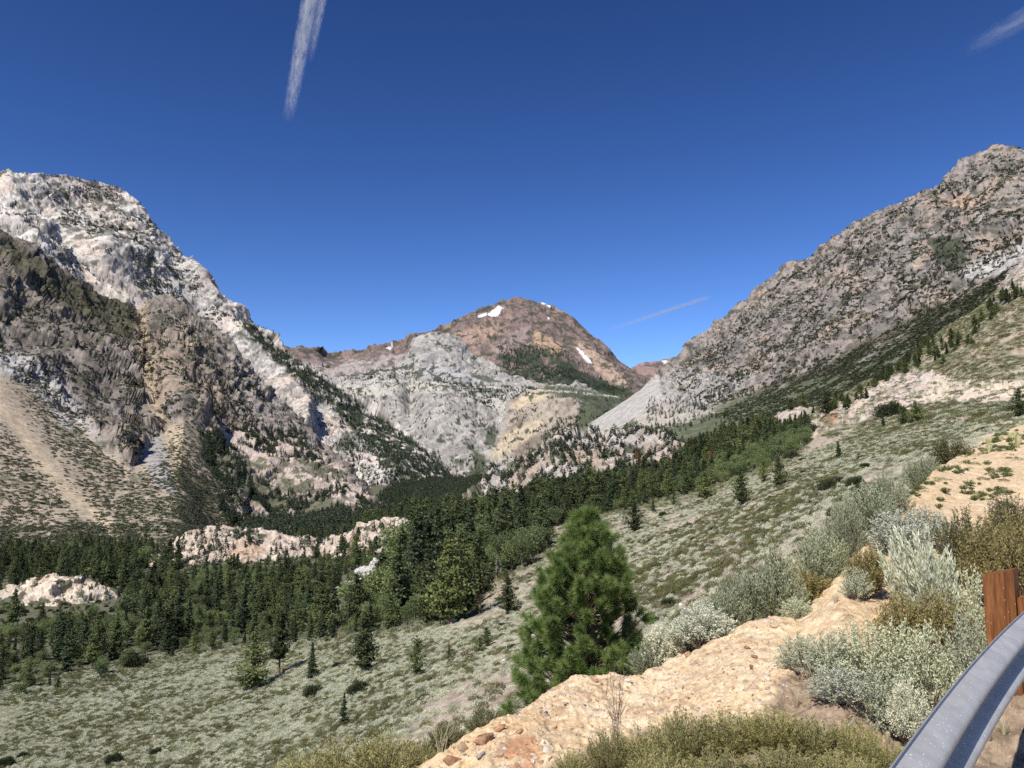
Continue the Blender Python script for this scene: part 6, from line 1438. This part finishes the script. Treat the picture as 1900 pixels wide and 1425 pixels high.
# ------------------------------------------------------------------ contrails
def contrail(name, px0, py0, px1, py1, w0, w1, dens, lab, seed, alt=7000.0):
    A = unproj(px0, py0, 1.0); A = A * (alt / A[2]); B = unproj(px1, py1, 1.0); B = B * (alt / B[2])
    L = np.linalg.norm(B - A); ax = (B - A) / L; dm = (np.linalg.norm(A) + np.linalg.norm(B)) / 2
    R = max(w0 * np.linalg.norm(A), w1 * np.linalg.norm(B)) / F / 2
    n = 24; u = np.linspace(0, 1, n); pts = np.stack([u * L, 0 * u, 0 * u], 1)
    ra = (w0 * np.linalg.norm(A) * (1 - u) + w1 * np.linalg.norm(B) * u) / F / 2 * 1.25; ra[0] *= .2; ra[-1] *= .2
    V, Fc = tube(pts, ra, 14); i = np.arange(14)
    me = np_mesh(name, V, [Fc, i[None, ::-1].astype(int), (i + (n - 1) * 14)[None].astype(int)])
    m = bpy.data.materials.new(name); m.use_nodes = True; nt = m.node_tree; nt.nodes.clear()
    out = nt.nodes.new('ShaderNodeOutputMaterial'); pv = nt.nodes.new('ShaderNodeVolumePrincipled'); nt.links.new(pv.outputs[0], out.inputs['Volume'])
    pv.inputs['Color'].default_value = (1, 1, 1, 1); pv.inputs['Anisotropy'].default_value = 0.2
    oc = objcoord(nt); mp = nt.nodes.new('ShaderNodeMapping'); mp.inputs['Scale'].default_value = (.16, 1, 1); nt.links.new(oc, mp.inputs[0])
    n1 = noise_node(nt, 2.6 / R, 5, .7, mp.outputs[0]); f = ramp(nt, n1, [(0.42, 0.0), (0.62, 1.0)])
    # fade towards the edge of the trail
    sx = nt.nodes.new('ShaderNodeSeparateXYZ'); nt.links.new(oc, sx.inputs[0])
    def M(op, a, b=None):
        q = nt.nodes.new('ShaderNodeMath'); q.operation = op; q.use_clamp = False
        for s, v in zip(q.inputs, (a, b)):
            if v is None: continue
            if hasattr(v, 'links') or hasattr(v, 'is_linked'): nt.links.new(v, s)
            else: s.default_value = v
        return q.outputs[0]
    r2 = M('ADD', M('MULTIPLY', sx.outputs['Y'], sx.outputs['Y']), M('MULTIPLY', sx.outputs['Z'], sx.outputs['Z']))
    ed = nt.nodes.new('ShaderNodeMapRange'); nt.links.new(M('SQRT', r2), ed.inputs['Value']); ed.inputs['From Min'].default_value = R * 1.0; ed.inputs['From Max'].default_value = R * .15; ed.inputs['To Min'].default_value = 0; ed.inputs['To Max'].default_value = 1
    en = nt.nodes.new('ShaderNodeMapRange'); nt.links.new(sx.outputs['X'], en.inputs['Value']); en.inputs['From Min'].default_value = L; en.inputs['From Max'].default_value = L * .3
    e2 = nt.nodes.new('ShaderNodeMapRange'); nt.links.new(sx.outputs['X'], e2.inputs['Value']); e2.inputs['From Min'].default_value = 0; e2.inputs['From Max'].default_value = L * .12
    dn = M('MULTIPLY', M('MULTIPLY', M('MULTIPLY', f, ed.outputs[0]), M('MULTIPLY', en.outputs[0], e2.outputs[0])), dens / R)
    nt.links.new(dn, pv.inputs['Density'])
    o = link(name, me, m, None)
    if lab: o['label'] = lab; o['category'] = 'contrail'
    up = np.array([0, 0, 1.0]); z = unit(up - ax * (up @ ax)); y = np.cross(z, ax)
    o.matrix_world = Matrix(((ax[0], y[0], z[0], A[0]), (ax[1], y[1], z[1], A[1]), (ax[2], y[2], z[2], A[2]), (0, 0, 0, 1)))
    return o
main = contrail('contrail', 588, -70, 534, 222, 28, 24, 1.3, 'broad wispy white contrail coming down from the top edge', 1)
str_ = contrail('strand', 612, -70, 575, 115, 17, 8, .8, None, 4); mw_ = str_.matrix_world.copy(); str_.parent = main; str_.matrix_parent_inverse = main.matrix_world.inverted(); str_.matrix_world = mw_
contrail('contrail', 1322, 549, 1122, 615, 7, 9, .9, 'thin short white contrail low over the gap between peak and right mountain', 2)
contrail('contrail', 1940, 10, 1790, 96, 34, 20, .5, 'faint wisp of contrail in the upper right corner', 3)


print('script', time.time() - T0)
